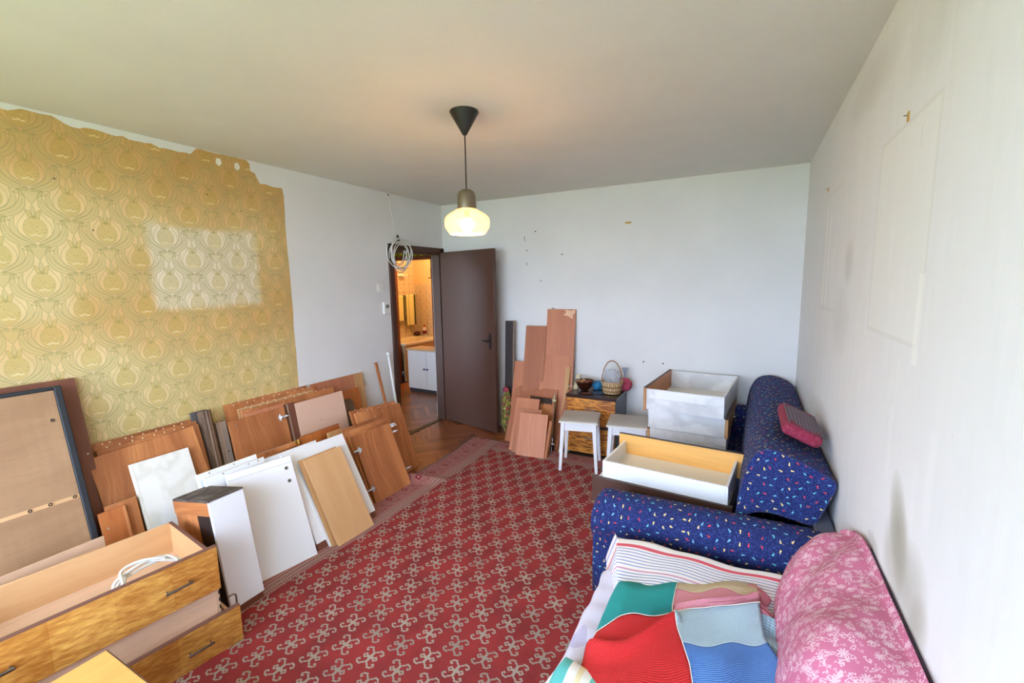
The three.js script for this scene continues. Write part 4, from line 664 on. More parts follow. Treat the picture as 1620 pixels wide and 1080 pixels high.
  const k1 = obj('knitting_needle', tube([[-1.54, 0.62, -4.1], [-1.43, 0.635, -4.1]], 0.003, 6, 8), M.plastic); tag(k1, 'white stick resting against the left side of the glass bowl', 'stick');
  const k2 = obj('pencil', merge([uvm(cyl(0.0035, 0.0035, 0.14, 0, 0, 0, 6, 'x')), uvm(cyl(0.0035, 0.0005, 0.016, 0.078, 0, 0, 6, 'x'))]), std({ color: hex(120, 66, 50), roughness: 0.5 })); k2.position.set(-1.3, 0.594, -4.02); k2.rotation.y = 0.5; tag(k2, 'reddish brown pencil lying in front of the glass bowl', 'pencil');
  const fl = thing('paper_flower', 'translucent pale flower shaped wrapper standing behind the basket', 'wrapper', [-1.02, 0.6, -4.28]);
  obj('wrapper', lathe([[0.004, 0], [0.006, 0.12], [0.012, 0.17], [0.034, 0.21], [0.036, 0.21], [0.014, 0.168], [0.008, 0.12], [0.006, 0]], 20), phy({ color: hex(224, 228, 240), transmission: 0.7, roughness: 0.4, thickness: 0 }), fl);
}

// ------------------------------------------------------------------ stools
function stool(label, x, z, turn) {
  const o = thing('stool', label, 'stool', [x, 0, z], turn);
  const top = prism([[-0.165, -0.165], [0.165, -0.165], [0.165, 0.165], [-0.165, 0.165]], 0.022, 0.004).rotateX(-Math.PI / 2).translate(0, 0.443, 0);
  obj('seat', uvm(top, 'x', 0.7), M.stoolTop, o); obj('seat_edge', prism([[-0.166, -0.166], [0.166, -0.166], [0.166, 0.166], [-0.166, 0.166]], 0.012, 0, [[[-0.15, -0.15], [0.15, -0.15], [0.15, 0.15], [-0.15, 0.15]]]).rotateX(-Math.PI / 2).translate(0, 0.444, 0), M.cream, o);
  for (const s of [-1, 1]) { obj('apron', bb(-0.125, 0.125, 0.372, 0.443, s * 0.135 - 0.009, s * 0.135 + 0.009, 0.002), M.stoolLeg, o); obj('apron', bb(s * 0.135 - 0.009, s * 0.135 + 0.009, 0.372, 0.443, -0.125, 0.125, 0.002), M.stoolLeg, o); }
  for (const a of [-1, 1]) for (const b of [-1, 1]) {
    const g = new RoundedBoxGeometry(0.036, 0.443, 0.036, 2, 0.003).translate(0, 0.2215, 0), p = g.attributes.position; for (let i = 0; i < p.count; i++) { const t = p.getY(i) / 0.443, k = 0.66 + 0.34 * t; p.setX(i, p.getX(i) * k + a * mix(0.158, 0.134, t)); p.setZ(i, p.getZ(i) * k + b * mix(0.15, 0.134, t)); } g.computeVertexNormals();
    obj('leg', g, M.stoolLeg, o);
  } return o;
}
stool('white painted stool with a grey top standing clear in front of the chest', -1.265, -3.68, 0.2);
stool('white painted stool half hidden behind the open drawer with the orange inside', -0.855, -3.735, 0.16);

// ------------------------------------------------------------------ sofa
const confetti = ctex(1024, 1024, (c, w, h) => {           // 0.42 m tile
  c.fillStyle = 'rgb(22,33,90)'; c.fillRect(0, 0, w, h);
  const wrapDraw = (x, y, f) => { for (const dx of [-w, 0, w]) for (const dy of [-h, 0, h]) { if (x + dx < -40 || x + dx > w + 40 || y + dy < -40 || y + dy > h + 40) continue; c.save(); c.translate(x + dx, y + dy); f(); c.restore(); } };
  for (let i = 0; i < 7000; i++) { const x = rnd() * w, y = rnd() * h, r = rr(1.6, 3.4), a = rnd() * 3; c.fillStyle = ['rgba(74,118,190,0.8)', 'rgba(46,76,156,0.8)', 'rgba(104,148,206,0.6)'][i % 3]; wrapDraw(x, y, () => { c.rotate(a); c.fillRect(-r, -r * 0.7, 2 * r, 1.4 * r); }); }
  const cols = ['rgb(236,208,132)', 'rgb(200,62,80)', 'rgb(98,190,196)', 'rgb(236,208,132)', 'rgb(196,66,84)', 'rgb(110,180,205)'];
  const n = 13; for (let i = 0; i < n; i++) for (let j = 0; j < n; j++) { const x = (i + 0.5 + (j % 2) * 0.5 + rr(-0.28, 0.28)) * w / n, y = (j + 0.5 + rr(-0.28, 0.28)) * h / n, a = rnd() * 6.28, k = Math.floor(rnd() * 6), L = rr(12, 16); wrapDraw(x, y, () => { c.rotate(a); c.fillStyle = cols[k]; c.beginPath(); c.moveTo(-L, -3); c.lineTo(L, -8); c.lineTo(L, 8); c.lineTo(-L, 3); c.fill(); }); }
});
const navy = std({ map: confetti, roughness: 0.95, bumpMap: dtex(128, 128, (u, v) => { const q = 128 * (0.5 + 0.5 * Math.sin(u * 6.283 * 32) * Math.sin(v * 6.283 * 32)); return [q, q, q]; }, false), bumpScale: 0.0008 });
{
  const s = thing('sofa', 'navy sofa with multicoloured confetti pattern along the right wall', 'sofa', [0, 0, 0]);
  const U = 0.52, x0 = -0.64, z0 = -2.12, z1 = -4.345, seatY = 0.345;
  obj('base', bb(x0 + 0.03, 0.38, 0.02, 0.2, z1 + 0.1, z0 - 0.12, 0.004), std({ color: hex(40, 34, 40), roughness: 0.8 }), s);
  obj('seat', uvm(new RoundedBoxGeometry(0.98, 0.17, z0 - z1 - 0.36, 4, 0.04).translate(-0.13, seatY - 0.085, (z0 + z1) / 2), 'x', U), navy, s);
  // arms: profile in (z, y), extruded along x with soft ends
  const armProfile = (n = 44) => { const pts = []; const roll = (t) => { const a = t * Math.PI * 2; return a; };
    pts.push([-0.1, 0.02], [0.09, 0.02], [0.095, 0.2], [0.09, 0.335]);
    for (let i = 0; i <= 20; i++) { const a = -0.62 + (Math.PI + 0.8) * i / 20; pts.push([0.015 + 0.125 * Math.cos(a), 0.452 + 0.118 * Math.sin(a)]); }
    pts.push([-0.105, 0.36]); return pts; };
  const arm = (zc, flip) => { const L = 1.02, prof = armProfile(); const g = sheet(30, prof.length, (u, v) => {
    const k = Math.round(v * prof.length) % prof.length, [pz, py] = prof[k]; const e = Math.min(u, 1 - u) * L, r = 0.05, q = e < r ? Math.sqrt(Math.max(0, 1 - (1 - e / r) ** 2)) : 1;
    const cz = 0, cy = 0.3; const sc = 0.78 + 0.22 * q; return [x0 - 0.02 + u * L, 0.02 + (cy + (py - cy) * (py > cy ? sc : 1)) - 0.02, zc + flip * (cz + (pz - cz) * sc)]; });
    const cap = (x) => { const sh = new THREE.Shape(prof.map(([a, b]) => new THREE.Vector2(flip * a * 0.78, 0.3 + (b - 0.3) * (b > 0.3 ? 0.78 : 1)))); return new THREE.ShapeGeometry(sh).rotateY(-Math.PI / 2).scale(1, 1, 1).translate(x, 0, zc); };
    const sgn = cap(x0 - 0.02); return uvm(merge([g, sgn]), 'z', U); };
  obj('arm', arm(z0 - 0.075, 1), navy, s); obj('arm', arm(z1 + 0.125, -1), navy, s);
  // back cushion slab, profile (x, y), soft near end
  const prof0 = [[0.005, 0.36], [0.0, 0.47], [0.004, 0.585], [0.022, 0.7], [0.055, 0.82], [0.09, 0.862], [0.14, 0.872], [0.22, 0.845], [0.3, 0.81], [0.372, 0.772], [0.387, 0.75], [0.372, 0.7], [0.335, 0.6], [0.31, 0.55], [0.2, 0.562], [0.1, 0.57]];
  const prof1 = [[0.03, 0.34], [0.03, 0.45], [0.04, 0.58], [0.058, 0.7], [0.09, 0.78], [0.13, 0.82], [0.2, 0.838], [0.27, 0.825], [0.33, 0.8], [0.37, 0.77], [0.384, 0.74], [0.38, 0.66], [0.37, 0.55], [0.35, 0.4], [0.25, 0.36], [0.12, 0.345]];
  const smooth = (p) => new THREE.CatmullRomCurve3(p.map(([a, b]) => V3(a, b, 0)), true, 'catmullrom', 0.35).getPoints(63).slice(0, 63);
  const a0 = smooth(prof0.slice(0, 1).map(() => [0.01, 0.5]).concat(prof0.slice(1))), a1 = smooth(prof1);
  const zn = -2.29, zf = -4.3, K = 63;
  const body = sheet(K, 40, (u, v) => { const k = Math.round(u * K) % K, t = Math.pow(v, 0.8), p = a0[k], q = a1[k]; const sag = -0.02 * Math.sin(v * Math.PI); let x = mix(p.x, q.x, t), y = mix(p.y, q.y, t) + sag; return [Math.min(x, 0.388), y, mix(zn, zf, v)]; });
  const capS = new THREE.ShapeGeometry(new THREE.Shape(a0.map((p) => new THREE.Vector2(p.x, p.y)))).translate(0, 0, zn), capF = new THREE.ShapeGeometry(new THREE.Shape(a1.map((p) => new THREE.Vector2(p.x, p.y)))).translate(0, 0, zf);
  obj('back_cushion', uvm(merge([body, capS, capF]), 'z', U), navy, s);
  obj('back_frame', bb(0.31, 0.388, 0.05, 0.56, -4.3, -2.22, 0.01), std({ color: hex(92, 98, 116), roughness: 0.9 }), s);
  obj('piping', tube(a0.filter((_, i) => i % 3 === 0).map((p) => [Math.min(p.x, 0.384), p.y, zn + 0.001]), 0.003, 90, 6, true), navy, s);
}
const floral = ctex(1024, 1024, (c, w, h) => {           // 0.4 m tile, white scroll flowers on pink
  c.fillStyle = 'rgb(198,110,140)'; c.fillRect(0, 0, w, h);
  const wrapDraw = (x, y, f) => { for (const dx of [-w, 0, w]) for (const dy of [-h, 0, h]) { if (x + dx < -160 || x + dx > w + 160 || y + dy < -160 || y + dy > h + 160) continue; c.save(); c.translate(x + dx, y + dy); f(); c.restore(); } };
  c.strokeStyle = 'rgba(226,194,204,0.9)'; c.fillStyle = 'rgba(226,196,206,0.85)';
  const fl = []; for (let i = 0; i < 4; i++) for (let j = 0; j < 4; j++) fl.push([(i + 0.5 + (j % 2) * 0.5 + rr(-0.1, 0.1)) * w / 4, (j + 0.5 + rr(-0.1, 0.1)) * h / 4, rr(0.75, 1.05), rnd() * 6]);
  for (const [x, y, s, r] of fl) wrapDraw(x, y, () => { c.rotate(r); c.scale(s, s); for (let k = 0; k < 9; k++) { c.save(); c.rotate(k * 6.283 / 9); c.beginPath(); c.ellipse(34, 0, 22, 8, 0, 0, 7); c.fill(); c.restore(); } c.beginPath(); c.arc(0, 0, 13, 0, 7); c.fill(); });
  for (let i = 0; i < 330; i++) { const x = rnd() * w, y = rnd() * h, a = rnd() * 6.28, s = rr(0.45, 0.8); wrapDraw(x, y, () => { c.rotate(a); c.scale(s, s); c.lineWidth = 11; c.beginPath(); c.moveTo(0, 0); c.bezierCurveTo(30, -42, 74, -30, 66, 4); c.bezierCurveTo(60, 26, 34, 20, 40, 2); c.stroke(); c.beginPath(); c.ellipse(-14, 10, 20, 7, 0.6, 0, 7); c.fill(); c.beginPath(); c.ellipse(62, -30, 16, 6, -0.7, 0, 7); c.fill(); }); }
});
{ // small cushion on the sofa back
  const g = thing('cushion', 'flat cushion with grey ribbed face and pink floral sides on the sofa back', 'cushion', [0.268, 0.897, -2.69]);
  const rot = new THREE.Euler(0, 0, -0.42);
  const top = sheet(10, 24, (u, v) => [mix(-0.08, 0.088, u), 0.0315 + 0.008 * Math.sin(u * 3.14) * Math.sin(v * 3.14), mix(-0.205, 0.205, v)], (u, v) => [u * 0.16 / 0.05, v * 0.4 / 0.05]);
  obj('grey_face', top, std({ map: dtex(128, 128, (u, v) => { const r = 0.5 + 0.5 * Math.sin(u * 6.283 * 3), n = hash(Math.floor(u * 64), Math.floor(v * 64), 2); return mix3([92, 80, 92], [146, 130, 142], clamp(r * 0.7 + (n > 0.93 ? 0.7 : 0))); }), roughness: 1 }), g);
  const box = new RoundedBoxGeometry(0.18, 0.066, 0.43, 4, 0.028), p = box.attributes.position; for (let i = 0; i < p.count; i++) p.setZ(i, p.getZ(i) + 0.006 * Math.sin(p.getX(i) * 60)); box.computeVertexNormals();
  obj('floral_sides', uvm(box.translate(0, 0.0, 0), 'z', 0.22), std({ map: floral, roughness: 0.9, color: hex(176, 84, 112) }), g);
  g.rotation.copy(rot);
}

// ------------------------------------------------------------------ drawers standing on the sofa seat
{
  const mottledWhite = phy({ map: dtex(512, 512, (u, v) => { const wu = u + 0.12 * fbm(u, v, 4, 4, 930, 4), wv = v + 0.12 * fbm(u, v, 4, 4, 940, 4), n = fbm(wu - Math.floor(wu), wv - Math.floor(wv), 5, 4, 900, 5), q = sstep(0.42, 0.72, n); return mix3([236, 238, 240], [168, 168, 170], q * 0.4); }), roughness: 0.35 });   // white lacquer mottled with soft grey patches
  const fr = { over: 0.004, mat: M.beechDark, inner: M.beechDark, edge: M.darkEdge };
  drawer('drawer_box', 'bottom white drawer of the stack on the far end of the sofa seat', { pos: [-0.355, 0.35, -3.93], turn: -Math.PI / 2 - 0.03, w: 0.8, d: 0.56, h: 0.142, sideM: mottledWhite, bottomM: M.cream, front: { ...fr, y0: -0.002, y1: 0.135 }, handles: [0], ledge: true });
  drawer('drawer_box', 'middle white drawer of the stack, its wooden front facing the sofa back', { pos: [-0.35, 0.496, -3.915], turn: Math.PI / 2 - 0.05, w: 0.8, d: 0.56, h: 0.148, sideM: mottledWhite, bottomM: M.cream, front: { ...fr, y0: -0.004, y1: 0.14 }, handles: [0], ledge: true });
  drawer('drawer_box', 'topmost white drawer of the stack on the sofa, open with its brown front facing left', { pos: [-0.355, 0.648, -3.89], turn: -Math.PI / 2 - 0.09, w: 0.82, d: 0.57, h: 0.165, sideM: mottledWhite, bottomM: M.cream, front: { ...fr, mat: M.beechDark, inner: M.teak2, y0: -0.01, y1: 0.172 }, handles: [0.28, -0.28], ledge: true, handleL: 0.06 });
  const red = obj('red_cloth', (() => { const g = new THREE.IcosahedronGeometry(0.06, 4), p = g.attributes.position; for (let i = 0; i < p.count; i++) { const x = p.getX(i), y = p.getY(i), z = p.getZ(i), k = 1 + 0.2 * Math.sin(x * 70) * Math.cos(z * 60); p.setXYZ(i, x * k * 0.8, y * k * 0.6, z * k * 1.3); } g.computeVertexNormals(); return g; })(), std({ color: hex(110, 30, 40), roughness: 1 })); red.position.set(-0.03, 0.38, -3.3); tag(red, 'crumpled dark red cloth on the sofa seat beside the drawer stack', 'cloth');
  drawer('drawer_box', 'lower drawer by the near sofa arm, its dark brown front facing the camera', { pos: [-0.38, 0.35, -2.65], turn: -0.075, w: 0.72, d: 0.4, h: 0.13, sideM: M.white, bottomM: M.cream, front: { over: 0.02, y0: -0.004, y1: 0.145, mat: M.brown, inner: M.white, edge: M.darkEdge } });
  drawer('drawer_box', 'open white drawer with a bright orange inner front resting near the sofa arm', { pos: [-0.36, 0.497, -2.655], turn: Math.PI - 0.09, w: 0.68, d: 0.4, h: 0.1, sideM: M.white, bottomM: M.cream, front: { over: 0.035, y0: -0.006, y1: 0.145, mat: M.mahog, inner: M.orange, edge: M.dark } });
}

// ------------------------------------------------------------------ daybed in the foreground
const knitBump = dtex(128, 128, (u, v) => { const x = u * 14, y = v * 18, r = Math.abs(((x % 1) + (Math.floor(y) % 2) * 0.5) % 1 - 0.5) * 2, q = 255 * clamp(0.2 + 0.8 * Math.sin((y % 1) * Math.PI) * (0.55 + 0.45 * r)); return [q, q, q]; }, false);
const knitMap = dtex(256, 256, (u, v) => { const y = v * 18, x = u * 20, n = hash(Math.floor(u * 128), Math.floor(v * 128), 77), q = 255 * clamp(0.76 + 0.22 * Math.sin((y % 1) * Math.PI) + 0.05 * Math.sin(x * 6.283) + 0.08 * (n - 0.5)); return [q, q, q]; });
const knit = (r, g, b) => std({ map: knitMap, color: hex(r, g, b), roughness: 1, bumpMap: knitBump, bumpScale: 0.0024 });
const stripes = ctex(256, 1024, (c, w, h) => {
  c.fillStyle = 'rgb(244,240,240)'; c.fillRect(0, 0, w, h); const L = (y, t, col) => { c.fillStyle = col; c.fillRect(0, y * h, w, t * h); };
  L(0.075, 0.022, 'rgb(96,130,214)'); L(0.22, 0.05, 'rgb(222,92,112)'); for (let i = 0; i < 6; i++) L(0.3 + i * 0.045, 0.012, 'rgb(120,146,208)'); L(0.58, 0.02, 'rgb(206,150,190)'); for (let i = 0; i < 4; i++) L(0.63 + i * 0.04, 0.012, 'rgb(120,150,210)'); L(0.82, 0.05, 'rgb(206,80,110)'); for (let i = 0; i < 3; i++) L(0.89 + i * 0.035, 0.012, 'rgb(120,146,208)');
});
{
  const d = thing('daybed', 'low daybed in the near right corner under folded blankets and a striped sheet', 'daybed', [0, 0, 0]);
  obj('base', bb(-0.45, 0.38, 0.0, 0.22, -1.96, -0.3, 0.01), std({ color: hex(90, 84, 96), roughness: 0.8 }), d);
  obj('mattress', uvm(new RoundedBoxGeometry(0.86, 0.21, 1.68, 4, 0.04).translate(-0.045, 0.325, -1.14), 'z', 0.5), std({ color: hex(214, 210, 226), roughness: 0.95 }), d);
  // pale lilac sheet hanging over the left side
  const ls = obj('bed_sheet', thickSheet(50, 22, (u, v) => { const z = mix(-1.72, -0.5, u), s = v * 0.42; const y = s < 0.16 ? 0.445 : 0.445 - (s - 0.16), x = s < 0.16 ? mix(-0.32, -0.475, s / 0.16) : -0.482 - 0.05 * (s - 0.16) - 0.007 * Math.sin(u * 27 + v * 3) * v - 0.002 * Math.sin(u * 61); return [x, y + 0.003 * Math.sin(u * 70), z]; }, 0.003), std({ map: dtex(256, 256, (u, v) => { const n = fbm(u, v, 6, 6, 800, 3); return n > 0.58 ? [190, 184, 214] : [214, 210, 228]; }), roughness: 0.9 }));
  tag(ls, 'pale lilac sheet hanging over the left side of the daybed', 'sheet');
  // striped sheet folded over the far end
  const st = obj('striped_sheet', thickSheet(60, 40, (u, v) => {
    // rows run along the far end of the daybed; left edge slants like the blanket above it
    const s = u * 0.84, over = 0.15, ex = mix(-0.5, -0.385, v), ez = mix(-1.975, -1.53, v), edge = Math.min(1, v * 7); let x, y, z;
    if (s < over) { const d = over - s; x = ex - 0.3 * d + 0.006 * Math.sin(v * 9); y = 0.476 - d * 0.95; z = ez + 0.1 * d; } else { const d = s - over; x = ex + d * 0.985; z = ez - 0.02 * d + mix(0, -0.17 * d, v); y = 0.478 + 0.008 * Math.sin(d * 9); }
    return [x, (s < over ? y : mix(y - 0.03, y + 0.005, edge)) + 0.004 * Math.sin(u * 21 + v * 8), z];
  }, 0.006, (u, v) => [u * 3, 1 - v * 0.95]), std({ map: stripes, roughness: 0.9 }));
  tag(st, 'white sheet with blue and pink stripes folded over the far end of the daybed', 'sheet');
}
{ // patchwork knitted blanket: surface over the daybed in its own slanted frame
  const bl = thing('knitted_blanket', 'hand knitted patchwork blanket of teal, red, beige, pink and blue squares on the daybed', 'blanket', [0, 0, 0]);
  // rows of control points (u: left, seam, right) x v
  const rows = [[[-0.402, -1.61], [-0.187, -1.715], [0.08, -1.85]], [[-0.4, -1.44], [-0.186, -1.55], [0.09, -1.69]], [[-0.405, -1.335], [-0.178, -1.49], [0.09, -1.65]], [[-0.41, -1.24], [-0.145, -1.39], [0.1, -1.53]], [[-0.4, -1.13], [-0.1, -1.29], [0.13, -1.45]], [[-0.36, -0.95], [-0.06, -1.12], [0.17, -1.28]]];
  const at = (u, v) => { const r = clamp(v) * 5, i = Math.min(4, Math.floor(r)), f = r - i, q = u < 0.48 ? 0 : 1, g = q ? (u - 0.48) / 0.52 : u / 0.48; const P = (k) => [mix(rows[k][q][0], rows[k][q + 1][0], g), mix(rows[k][q][1], rows[k][q + 1][1], g)]; const a = P(i), b = P(i + 1); return [mix(a[0], b[0], f), mix(a[1], b[1], f)]; };
  const Yb = (u, v) => { const e = Math.min(u * 7, v * 9, 1); let y = 0.515 + 0.012 * Math.sin(u * 8 + 1) * Math.sin(v * 7) + 0.006 * Math.sin(u * 17 + v * 11);
    y += 0.03 * Math.exp(-(((v - 0.56 - 0.1 * Math.sin(u * 9)) / 0.05) ** 2)) * (u < 0.5 ? 1 : 0);         // rolled fold in the red square
    y += 0.02 * Math.exp(-(((v - 0.22 - 0.06 * Math.sin((u - 0.5) * 8)) / 0.03) ** 2)) * (u > 0.5 ? 1 : 0); return y - 0.045 * (1 - Math.pow(clamp(e), 0.5)); };
  const patch = (name, u0, u1, va0, va1, vb0, vb1, mat, lab) => { const o = obj(name, thickSheet(30, 30, (s, t) => { const u = mix(u0, u1, s), v = mix(mix(va0, vb0, s), mix(va1, vb1, s), t) + 0.012 * Math.sin(u * 22) * (va0 > 0 ? 1 : t); const p = at(u, v); return [p[0], Yb(u, v), p[1]]; }, 0.014, (s, t) => [mix(u0, u1, s) * 0.55 / 0.1, mix(va0, va1, t) * 0.65 / 0.1]), mat, bl); if (lab) o.userData.label = lab; return o; };
  patch('knitted_square', 0, 0.48, 0.0, 0.42, 0.0, 0.36, knit(44, 170, 168), 'teal knitted square');
  patch('knitted_square', 0, 0.48, 0.42, 1.0, 0.36, 1.0, knit(226, 44, 46), 'red knitted square');
  patch('knitted_square', 0.48, 1.0, 0.0, 0.1, 0.0, 0.17, knit(226, 204, 166), 'beige knitted square');
  patch('knitted_square', 0.48, 1.0, 0.1, 0.36, 0.17, 0.32, knit(238, 154, 166), 'pink knitted square');
  patch('knitted_square', 0.48, 1.0, 0.36, 0.68, 0.32, 0.66, knit(196, 224, 240), 'pale blue knitted square');
  patch('knitted_square', 0.48, 1.0, 0.68, 1.0, 0.66, 1.0, knit(98, 150, 228), 'bright blue knitted square');
  const wool = std({ color: hex(240, 236, 226), roughness: 1 });
  const seam = (f) => tube(Array.from({ length: 30 }, (_, i) => { const [u, v] = f(i / 29), p = at(u, v); return [p[0], Yb(u, v) + 0.002, p[1]]; }), 0.0013, 60, 6);
  obj('seam', seam((t) => [0.48, t]), wool, bl); obj('seam', seam((t) => [t * 0.48, mix(0.42, 0.36, t) + 0.012 * Math.sin(t * 0.48 * 22)]), wool, bl); obj('seam', seam((t) => [mix(0.48, 1, t), mix(0.36, 0.32, t) + 0.012 * Math.sin(mix(0.48, 1, t) * 22)]), wool, bl);
  // folded layers showing at the right edge
  const foldEdge = (v0, v1, w, mat, lab, y = 0.495) => { const o = obj('folded_layer', thickSheet(14, 30, (s, t) => { const v = mix(v0, v1, t), p = at(1, v); return [p[0] - 0.03 + s * w + 0.012 * Math.sin(t * 16) * s, y + 0.016 * Math.sin(s * 3.14) + 0.01 * Math.sin(t * 16) - 0.02 * s, p[1] + 0.02 * s]; }, 0.012, (s, t) => [s * 0.5, t * 2]), mat, bl); o.userData.label = lab; };
  foldEdge(0.06, 0.36, 0.065, knit(222, 136, 148), 'pink folded edge'); foldEdge(0.34, 0.9, 0.12, knit(170, 206, 226), 'pale blue scalloped lower fold', 0.482); foldEdge(0.72, 1.0, 0.045, knit(90, 140, 218), 'bright blue folded edge', 0.478); 
}
{ // green and white cloth in the bottom corner
  const t = ctex(512, 512, (c, w, h) => { c.fillStyle = 'rgb(240,242,238)'; c.fillRect(0, 0, w, h); const L = (x, k, col) => { c.fillStyle = col; c.fillRect(x * w, 0, k * w, h); }; L(0.06, 0.09, 'rgb(96,190,186)'); L(0.2, 0.03, 'rgb(232,220,180)'); L(0.28, 0.1, 'rgb(110,198,192)'); L(0.55, 0.09, 'rgb(96,190,186)'); L(0.68, 0.03, 'rgb(232,220,180)'); L(0.78, 0.09, 'rgb(110,198,192)'); });
  const o = obj('checked_cloth', thickSheet(40, 24, (u, v) => { const x = mix(-0.5, 0.02, u), z = mix(-1.2 + 0.015 * Math.sin(u * 6), -0.8, v); const lip = Math.min(1, v * 6); return [x, (u < 0.1 ? 0.47 - (0.1 - u) * 0.9 : 0.47) + 0.035 * Math.pow(lip, 0.5) + 0.008 * Math.sin(u * 13 + v * 5), z]; }, 0.008), std({ map: t, roughness: 0.95 }));
  tag(o, 'white cloth with mint green and cream stripes at the near edge of the daybed', 'cloth');
}
{ // pink covered bolster and backrest against the right wall
  const o = thing('bolster', 'big pink floral covered bolster leaning along the right wall on the daybed', 'bolster', [0, 0, 0]);
  const prof = [[0.13, 0.43], [0.138, 0.5], [0.158, 0.575], [0.2, 0.66], [0.25, 0.715], [0.31, 0.752], [0.37, 0.772], [0.388, 0.77], [0.388, 0.43]];
  const curve = new THREE.CatmullRomCurve3(prof.map(([a, b]) => V3(a, b, 0)), false, 'catmullrom', 0.4), pts = curve.getPoints(60);
  const zf = -1.965, zn = -0.45;
  const g = sheet(60, 110, (u, v) => {
    const p = pts[Math.round(u * 60)], z = mix(zf, zn, v); let e = (z - zf) / 0.28; e = clamp(e); const q = Math.sqrt(1 - (1 - e) ** 2);
    let x = mix(0.3, p.x, 0.4 + 0.6 * q), y = 0.43 + (p.y - 0.43) * (0.74 + 0.26 * q); if (u > 0.86) x = 0.388;
    const n = (p.x - 0.13) / 0.26, bump = 0.05 * Math.exp(-(((z + 1.28) / 0.16) ** 2 + ((n - 0.35) / 0.4) ** 2)) - 0.028 * Math.exp(-(((z + 1.62 + n * 0.3) / 0.09) ** 2 + ((n - 0.6) / 0.4) ** 2)) + 0.003 * Math.sin(z * 22 + n * 9) + 0.0015 * Math.sin(z * 41 - n * 14);
    if (u < 0.86) { y += bump; x -= bump * 0.6; } return [Math.min(x, 0.388), y, z];
  });
  const cap = new THREE.ShapeGeometry(new THREE.Shape(pts.map((p, i) => new THREE.Vector2(i / 60 > 0.86 ? 0.388 : mix(0.3, p.x, 0.4), 0.43 + (p.y - 0.43) * 0.74)))).translate(0, 0, zf);
  obj('cover', uvm(merge([g, cap]), 'z', 0.25), std({ map: floral, roughness: 0.75 }), o);
  obj('back_rail', bb(0.3885, 0.3955, 0.43, 0.785, -1.72, zn, 0.002), std({ color: hex(58, 44, 60), roughness: 0.6 }), o);
}

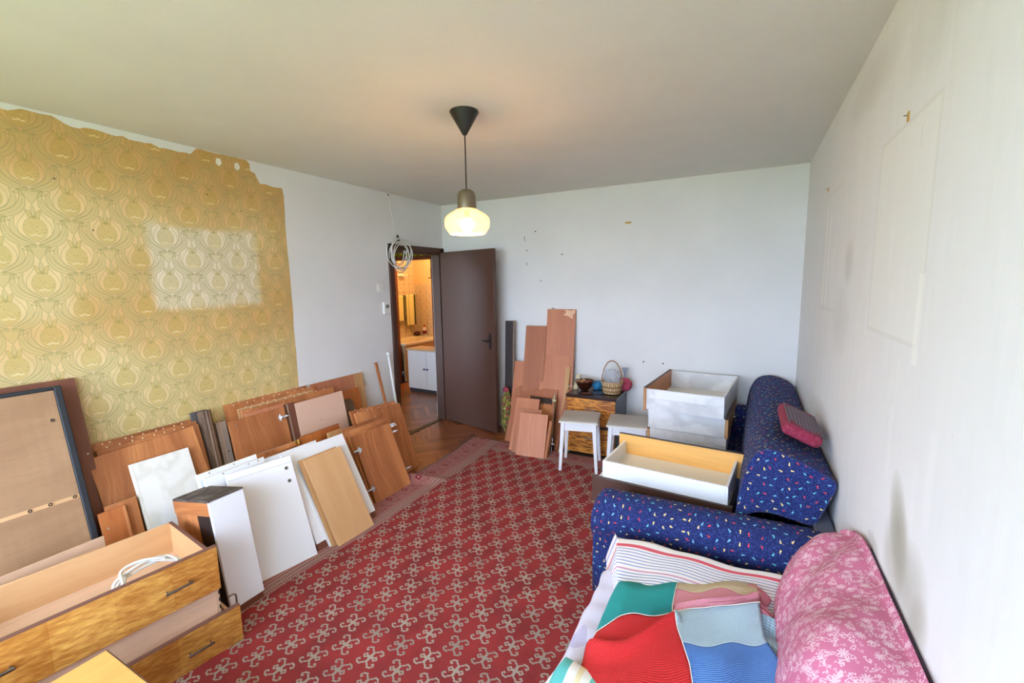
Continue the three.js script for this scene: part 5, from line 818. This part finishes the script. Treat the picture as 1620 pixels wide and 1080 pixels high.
// ------------------------------------------------------------------ small things on the walls
{
  const sw = thing('wall_switch', 'square white light switch on the white wall left of the doorway', 'switch', [XL, 1.624, -3.32]);
  obj('plate', bb(0, 0.008, -0.04, 0.04, -0.04, 0.04, 0.002), M.plastic, sw); obj('rocker', bb(0.008, 0.013, -0.022, 0.022, -0.022, -0.001, 0.002), M.plastic, sw); obj('rocker', bb(0.008, 0.013, -0.022, 0.022, 0.001, 0.022, 0.002), M.plastic, sw);
  const th = thing('thermostat', 'small white thermostat with a grey display beside the brown door frame', 'thermostat', [XL, 1.42, -3.385]);
  obj('case', bb(0, 0.026, -0.06, 0.06, -0.045, 0.045, 0.005), M.plastic, th); obj('display', bb(0.026, 0.0268, 0.0, 0.035, -0.02, 0.02, 0), std({ color: hex(110, 122, 118), roughness: 0.3 }), th);
  const cc = thing('cable_loop', 'hanging coil of white cable tied with black tape at the upper door corner', 'cable', [XL + 0.03, 2.12, -3.585]);
  const pts = []; for (let i = 0; i <= 240; i++) { const a = i / 240 * 6.283 * 8, k = Math.floor(i / 30), r = 0.1 + 0.016 * ((k * 37) % 5) / 4; pts.push([0.012 + 0.035 * Math.sin(a + k), -0.13 - 0.01 * k + Math.cos(a) * (r + 0.03), Math.sin(a) * r * 1.25 - 0.016 * ((k * 13) % 4 - 1.5)]); }
  obj('cable', tube(pts, 0.005, 480, 7), M.cable, cc); obj('tape', cyl(0.006, 0.022, 0.06, 0.004, 0.005, 0.012, 14), M.black, cc);
  const lead = obj('cable_channel', tube([[XL + 0.004, 2.15, -3.57], [XL + 0.004, 2.3, -3.545], [XL + 0.004, 2.53, -3.505]], 0.004, 20, 6), wallWhite); tag(lead, 'thin painted over cable running from the coil up to the ceiling', 'cable');
  const hole = obj('wall_hole', cyl(0.008, 0.008, 0.004, XL + 0.001, 2.54, -3.504, 12, 'x'), M.hole); tag(hole, 'small dark drill hole under the ceiling above the cable coil', 'hole');
  const tapeM = std({ color: hex(190, 150, 70), roughness: 0.7 });
  const tp = obj('tape_scrap', bx(0.056, 0.018, 0.002, -1.035, 2.2, ZB + 0.001, 0).rotateZ(0), tapeM); tag(tp, 'small yellow tape scrap stuck high on the back wall', 'tape');
  for (const [z, y, l] of [[-1.771, 2.119, 'yellowed wall plug with a nail, the one nearer the camera on the right wall'], [-3.28, 2.165, 'yellowed wall plug with a nail, the one nearer the far corner on the right wall']]) {
    const n = thing('wall_plug', l, 'nail', [XR, y, z]); obj('plug', bb(-0.003, 0, -0.014, 0.014, -0.008, 0.008, 0.001), tapeM, n); obj('nail', cyl(0.002, 0.002, 0.012, -0.007, 0.003, 0.003, 8, 'x'), M.steel, n);
  }
  const mk = (x, y, w, h, r = 0) => { const o = obj('plaster_chip', bx(w, h, 0.0016, 0, 0, 0, 0), std({ color: hex(178, 176, 170), roughness: 1 })); o.position.set(x, y, ZB + 0.0008); o.rotation.z = r; return o; };
  tag(mk(-2.134, 2.115, 0.012, 0.05, 0.2), 'longest grey chipped mark on the back wall right of the lamp', 'wall mark');
  tag(mk(-2.106, 1.99, 0.022, 0.016, -0.6), 'small grey chip midway down the row of marks on the back wall', 'wall mark');
  tag(mk(-2.112, 1.85, 0.014, 0.03, 0.1), 'lower grey chip in the row of marks on the back wall above the door edge', 'wall mark');
  tag(mk(-1.95, 1.667, 0.016, 0.022, 0.3), 'lowest small grey chip of the marks on the back wall', 'wall mark');
  const dh = (x, y, l) => tag(obj('drill_hole', cyl(0.007, 0.007, 0.003, x, y, ZB + 0.0005, 10, 'z'), M.hole), l, 'hole');
  dh(-2.007, 2.182, 'tiny dark drill hole highest on the back wall near the lamp'); dh(-1.709, 1.934, 'tiny dark drill hole in the middle of the back wall'); dh(-0.864, 0.868, 'left dark drill hole low on the back wall beside the drawer stack'); dh(-0.681, 0.862, 'right dark drill hole low on the back wall above the drawer stack');
}

// ------------------------------------------------------------------ done
renderer.render(scene, camera);
